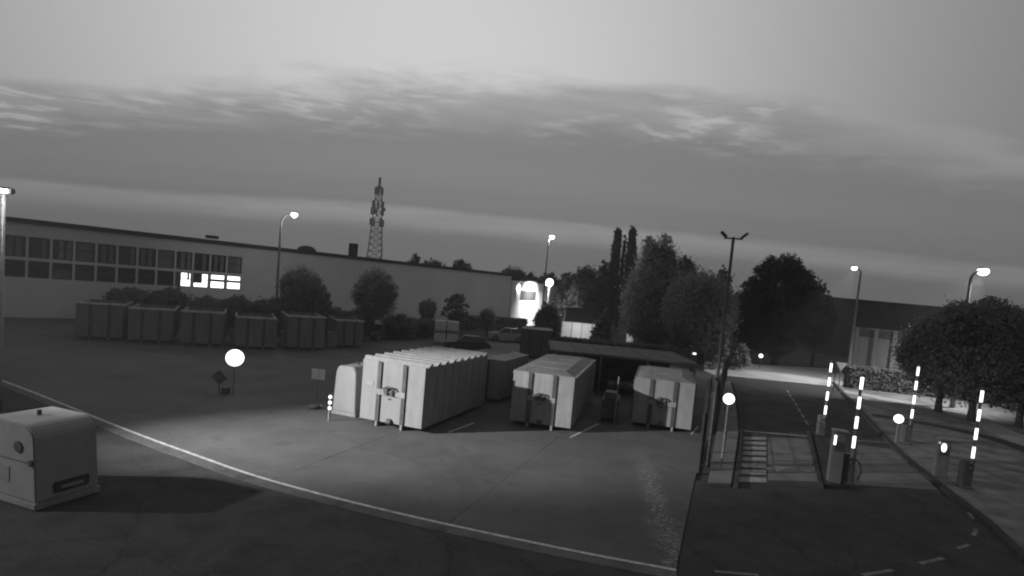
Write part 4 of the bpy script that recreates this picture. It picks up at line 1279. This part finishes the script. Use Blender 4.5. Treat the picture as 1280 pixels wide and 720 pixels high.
# row of trees right of the hall
tree(712, 100, 343, 5, 1.5, 'slim dark tree beside the broad dark tree beyond the hall', 'leaf_dark', 'column', n=1800, leaf=0.45)
tree(737, 98, 333, 7.2, 1.2, 'broad dark tree between the hall and the two poplars', 'leaf_dark', 'round', n=3400, leaf=0.42)
tree(757, 104, 326, 2.4, 1.5, 'thin spindly tree touching the broad dark tree', 'leaf_dark', 'column', n=1200, leaf=0.4)
tree(772.5, 106, 289, 2.1, 0.6, 'tall dark poplar nearer the broad dark tree', 'leaf_dark', 'column', n=3600, leaf=0.42, group='pair of poplars')
tree(781.5, 109, 296, 0.7, 0.6, 'thin dark poplar squeezed between two taller ones', 'leaf_dark', 'column', n=1300, leaf=0.4, group='pair of poplars')
tree(791.5, 107, 288, 2.3, 0.6, 'tall dark poplar nearer the big pale tree', 'leaf_dark', 'column', n=3800, leaf=0.42, group='pair of poplars')
tree(824, 66, 289, 7.6, 0.8, 'big pale egg-shaped tree with several pointed tips', 'leaf_pale', 'egg', n=9000, leaf=0.32)
tree(858, 84, 317, 5.2, 1.5, 'darker round tree top behind the big pale trees', 'leaf_dark', 'round', n=2600, leaf=0.4)
tree(880, 60, 340, 7.4, 1.4, 'big round-headed tree beside the unlit floodlight mast', 'leaf_mid', 'ball', n=8500, leaf=0.32)
tree(905, 95, 332, 4.2, 1.5, 'small dark tree top behind the unlit floodlight mast', 'leaf_dark', 'ragged', n=1500, leaf=0.42)
tree(985, 66, 318, 10.2, 1.0, 'black ragged tree standing alone across the lit street', 'leaf_black', 'ragged', n=9000, leaf=0.34)
tree(948, 67, 352, 6.0, 0.6, 'lower dark tree merging into the black ragged tree', 'leaf_black', 'round', n=3600, leaf=0.34)
tree(1028, 67, 350, 3.8, 2.0, 'thin dark tree between the black ragged tree and the long dark hall', 'leaf_black', 'ragged', n=1500, leaf=0.34)
tree(1190, 39.7, 388, 5.9, 1.1, 'dense dark tree on the verge beside the floodlit shed', 'leaf_verge', 'round', n=9000, leaf=0.26, group='trees on the verge')
tree(1236, 36.8, 372, 6.4, 1.1, 'taller dense dark tree on the verge by the pale shrubs', 'leaf_verge', 'round', n=9000, leaf=0.26, group='trees on the verge')
tree(1296, 36, 384, 5.4, 1.0, 'dense dark tree on the verge half cut off by the picture side', 'leaf_verge', 'round', n=5000, leaf=0.26, group='trees on the verge')


def shrub(px, py, top, width, label, mat, group, n=1500, leaf=0.22, Y=None, style='round'):
    g = gp(px, py) if Y is None else at(px, py, Y)
    return tree(px if Y is None else px, g.y, top, width, 0.05, label, mat, style, n, leaf, 'shrub', 'shrub', group, trunk=False)


hs = 'shrubs along the back of the yard'
for (px, Y, top, w, lb, mt) in ((165, 50, 360, 4.5, 'big dark shrub below the unlit part of the office windows', 'leaf_dark'), (215, 51, 360, 4.4, 'spreading dark shrub near the last lit window', 'leaf_dark'), (262, 50, 370, 3.6, 'dark shrub below the lit office windows', 'leaf_dark'), (300, 49, 370, 4.0, 'dark wide shrub behind the pale container rims', 'leaf_dark'), (340, 50, 372, 4.0, 'dark shrub at the foot of the curved street lamp', 'leaf_dark'), (412, 52, 382, 3.6, 'low dark shrub between the two round trees', 'leaf_dark'), (445, 53, 388, 3.4, 'low dark shrub at the foot of the broad round tree', 'leaf_dark'), (500, 57, 394, 4.2, 'low dark shrub between the car and the caged tanks', 'leaf_dark'), (530, 60, 398, 3.6, 'low dark shrub behind the caged tanks', 'leaf_dark')):
    tree(px, Y, top, w, 0.05, lb, mt, 'round', 1900, 0.28, 'shrub', 'shrub', hs, trunk=False)
# pale shrubs lit by the street lamp on the right
for k, (px, py, top, w) in enumerate(((1212, 527, 497, 1.9), (1242, 532, 503, 1.5), (1258, 537, 506, 1.7), (1274, 545, 513, 1.6), (1292, 550, 515, 1.8))):
    g = gp(px, py)
    tree(px, g.y + 10.5, top - 6, w * 1.35, 0.0, 'pale lit upright shrub behind the trunks on the verge' if k else 'pale lit shrub seen in the gap between two verge trunks', 'leaf_light', 'round', 1100, 0.16, 'shrub', 'shrub', 'lit shrubs behind the verge', trunk=False)
for k, (px, py, top, w, lb) in enumerate(((900, 462, 405, 2.2, 'loose pale bush beside the mast behind the fence'), (925, 462, 428, 2.4, 'low grey bush where the fence meets the street'), (850, 448, 418, 3.2, 'low grey bush at the foot of the big round-headed tree'))):
    g = gp(px, py); tree(px, g.y, top, w, 0.0, lb, 'leaf_mid', 'ragged', 1000, 0.24, 'shrub', 'shrub', 'bushes round the fence end', trunk=False)


def hedge(name, a, c, w, h, n, leaf, label, mat='leaf_dark'):
    SEED[0] += 3
    rng = np.random.default_rng(SEED[0])
    a, c = Vector((a[0], a[1], 0)), Vector((c[0], c[1], 0)); d = c - a; Ln = d.length
    root = empty(name, a, math.atan2(d.y, d.x), label, 'hedge')
    V = np.empty((n, 4, 3)); pos = rng.uniform(0, 1, (n, 3)) * np.array([Ln, w, h]) - np.array([0, w / 2, 0])
    face = rng.integers(0, 3, n)
    pos[face == 0, 2] = h + rng.normal(0, 0.04, (face == 0).sum()); pos[face == 1, 1] = -w / 2 + rng.normal(0, 0.05, (face == 1).sum())
    A = rng.normal(size=(n, 3)); A /= np.linalg.norm(A, axis=1)[:, None]
    B = rng.normal(size=(n, 3)); B -= A * (A * B).sum(1)[:, None]; B /= np.linalg.norm(B, axis=1)[:, None]
    sz = leaf * rng.uniform(0.6, 1.3, n)[:, None]
    V[:, 0] = pos - A * sz / 2; V[:, 1] = pos + B * sz * .35; V[:, 2] = pos + A * sz / 2; V[:, 3] = pos - B * sz * .35
    leaf_object('foliage', V.reshape(-1, 3), rng.uniform(0, 1, n), mat, root)
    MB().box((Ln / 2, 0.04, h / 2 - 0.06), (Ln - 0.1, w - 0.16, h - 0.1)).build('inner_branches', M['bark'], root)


hedge('hedge', gp(1055, 484.5), gp(1192, 500), 1.1, 1.9, 7000, 0.2, 'dark clipped hedge in front of the floodlit shed')
p, q = at(572, 410, 76), at(655, 420, 82)
hedge('hedge', (p.x, p.y), (q.x, q.y), 1.2, 1.7, 3500, 0.3, 'long low dark hedge at the foot of the warehouse corner')
p, q = at(690, 430, 60), at(880, 446, 60)
hedge('hedge', (p.x, p.y), (q.x, q.y), 1.2, 1.3, 4500, 0.28, 'low dark hedge under the row of trees beyond the shelter')


# far woods that close the view
def wood(name, x0, x1, Y, zf, n, leaf):
    rng = np.random.default_rng(77)
    x = rng.uniform(x0, x1, n); top = np.array([zf(v) for v in x])
    z = top * rng.uniform(0, 1, n) ** 0.6; y = Y + rng.uniform(-6, 6, n)
    pos = np.stack([x, y, z], 1)
    A = rng.normal(size=(n, 3)); A /= np.linalg.norm(A, axis=1)[:, None]
    B = rng.normal(size=(n, 3)); B -= A * (A * B).sum(1)[:, None]; B /= np.linalg.norm(B, axis=1)[:, None]
    sz = leaf * rng.uniform(0.6, 1.3, n)[:, None]
    V = np.stack([pos - A * sz / 2, pos + B * sz * .4, pos + A * sz / 2, pos - B * sz * .4], 1)
    o = leaf_object(name, V.reshape(-1, 3), rng.uniform(0, 1, n), 'leaf_far')
    return tag(o, 'far dark wood closing the horizon', 'wood', kind='stuff')


wood('distant_wood', -10, 260, 165, lambda x: 9.2 + 0.5 * math.sin(x * 0.11) + 0.4 * math.sin(x * 0.37 + 1) + 0.25 * math.sin(x * 0.9), 46000, 1.3)
wood('distant_wood', -330, -5, 260, lambda x: 8.2 + 1.0 * math.sin(x * 0.05) + 0.6 * math.sin(x * 0.3), 26000, 2.0)


# ------------------------------------------------------------------ thin haze over the whole site, added to lift the blacks
hz = MB().box((0, 230, 28.5), (1210, 670, 61)).build('haze', M['soil'])
hm = bpy.data.materials.new('haze_air'); hm.use_nodes = True
hn = hm.node_tree; hn.nodes.clear()
pv = hn.nodes.new('ShaderNodeVolumePrincipled'); pv.inputs['Color'].default_value = (0.9, 0.9, 0.9, 1)
pv.inputs['Density'].default_value = HAZE; pv.inputs['Anisotropy'].default_value = 0.2
ho = hn.nodes.new('ShaderNodeOutputMaterial'); hn.links.new(pv.outputs[0], ho.inputs['Volume'])
hz.data.materials.clear(); hz.data.materials.append(hm)
tag(hz, 'thin evening haze over the yard and the trees', 'haze', kind='stuff')
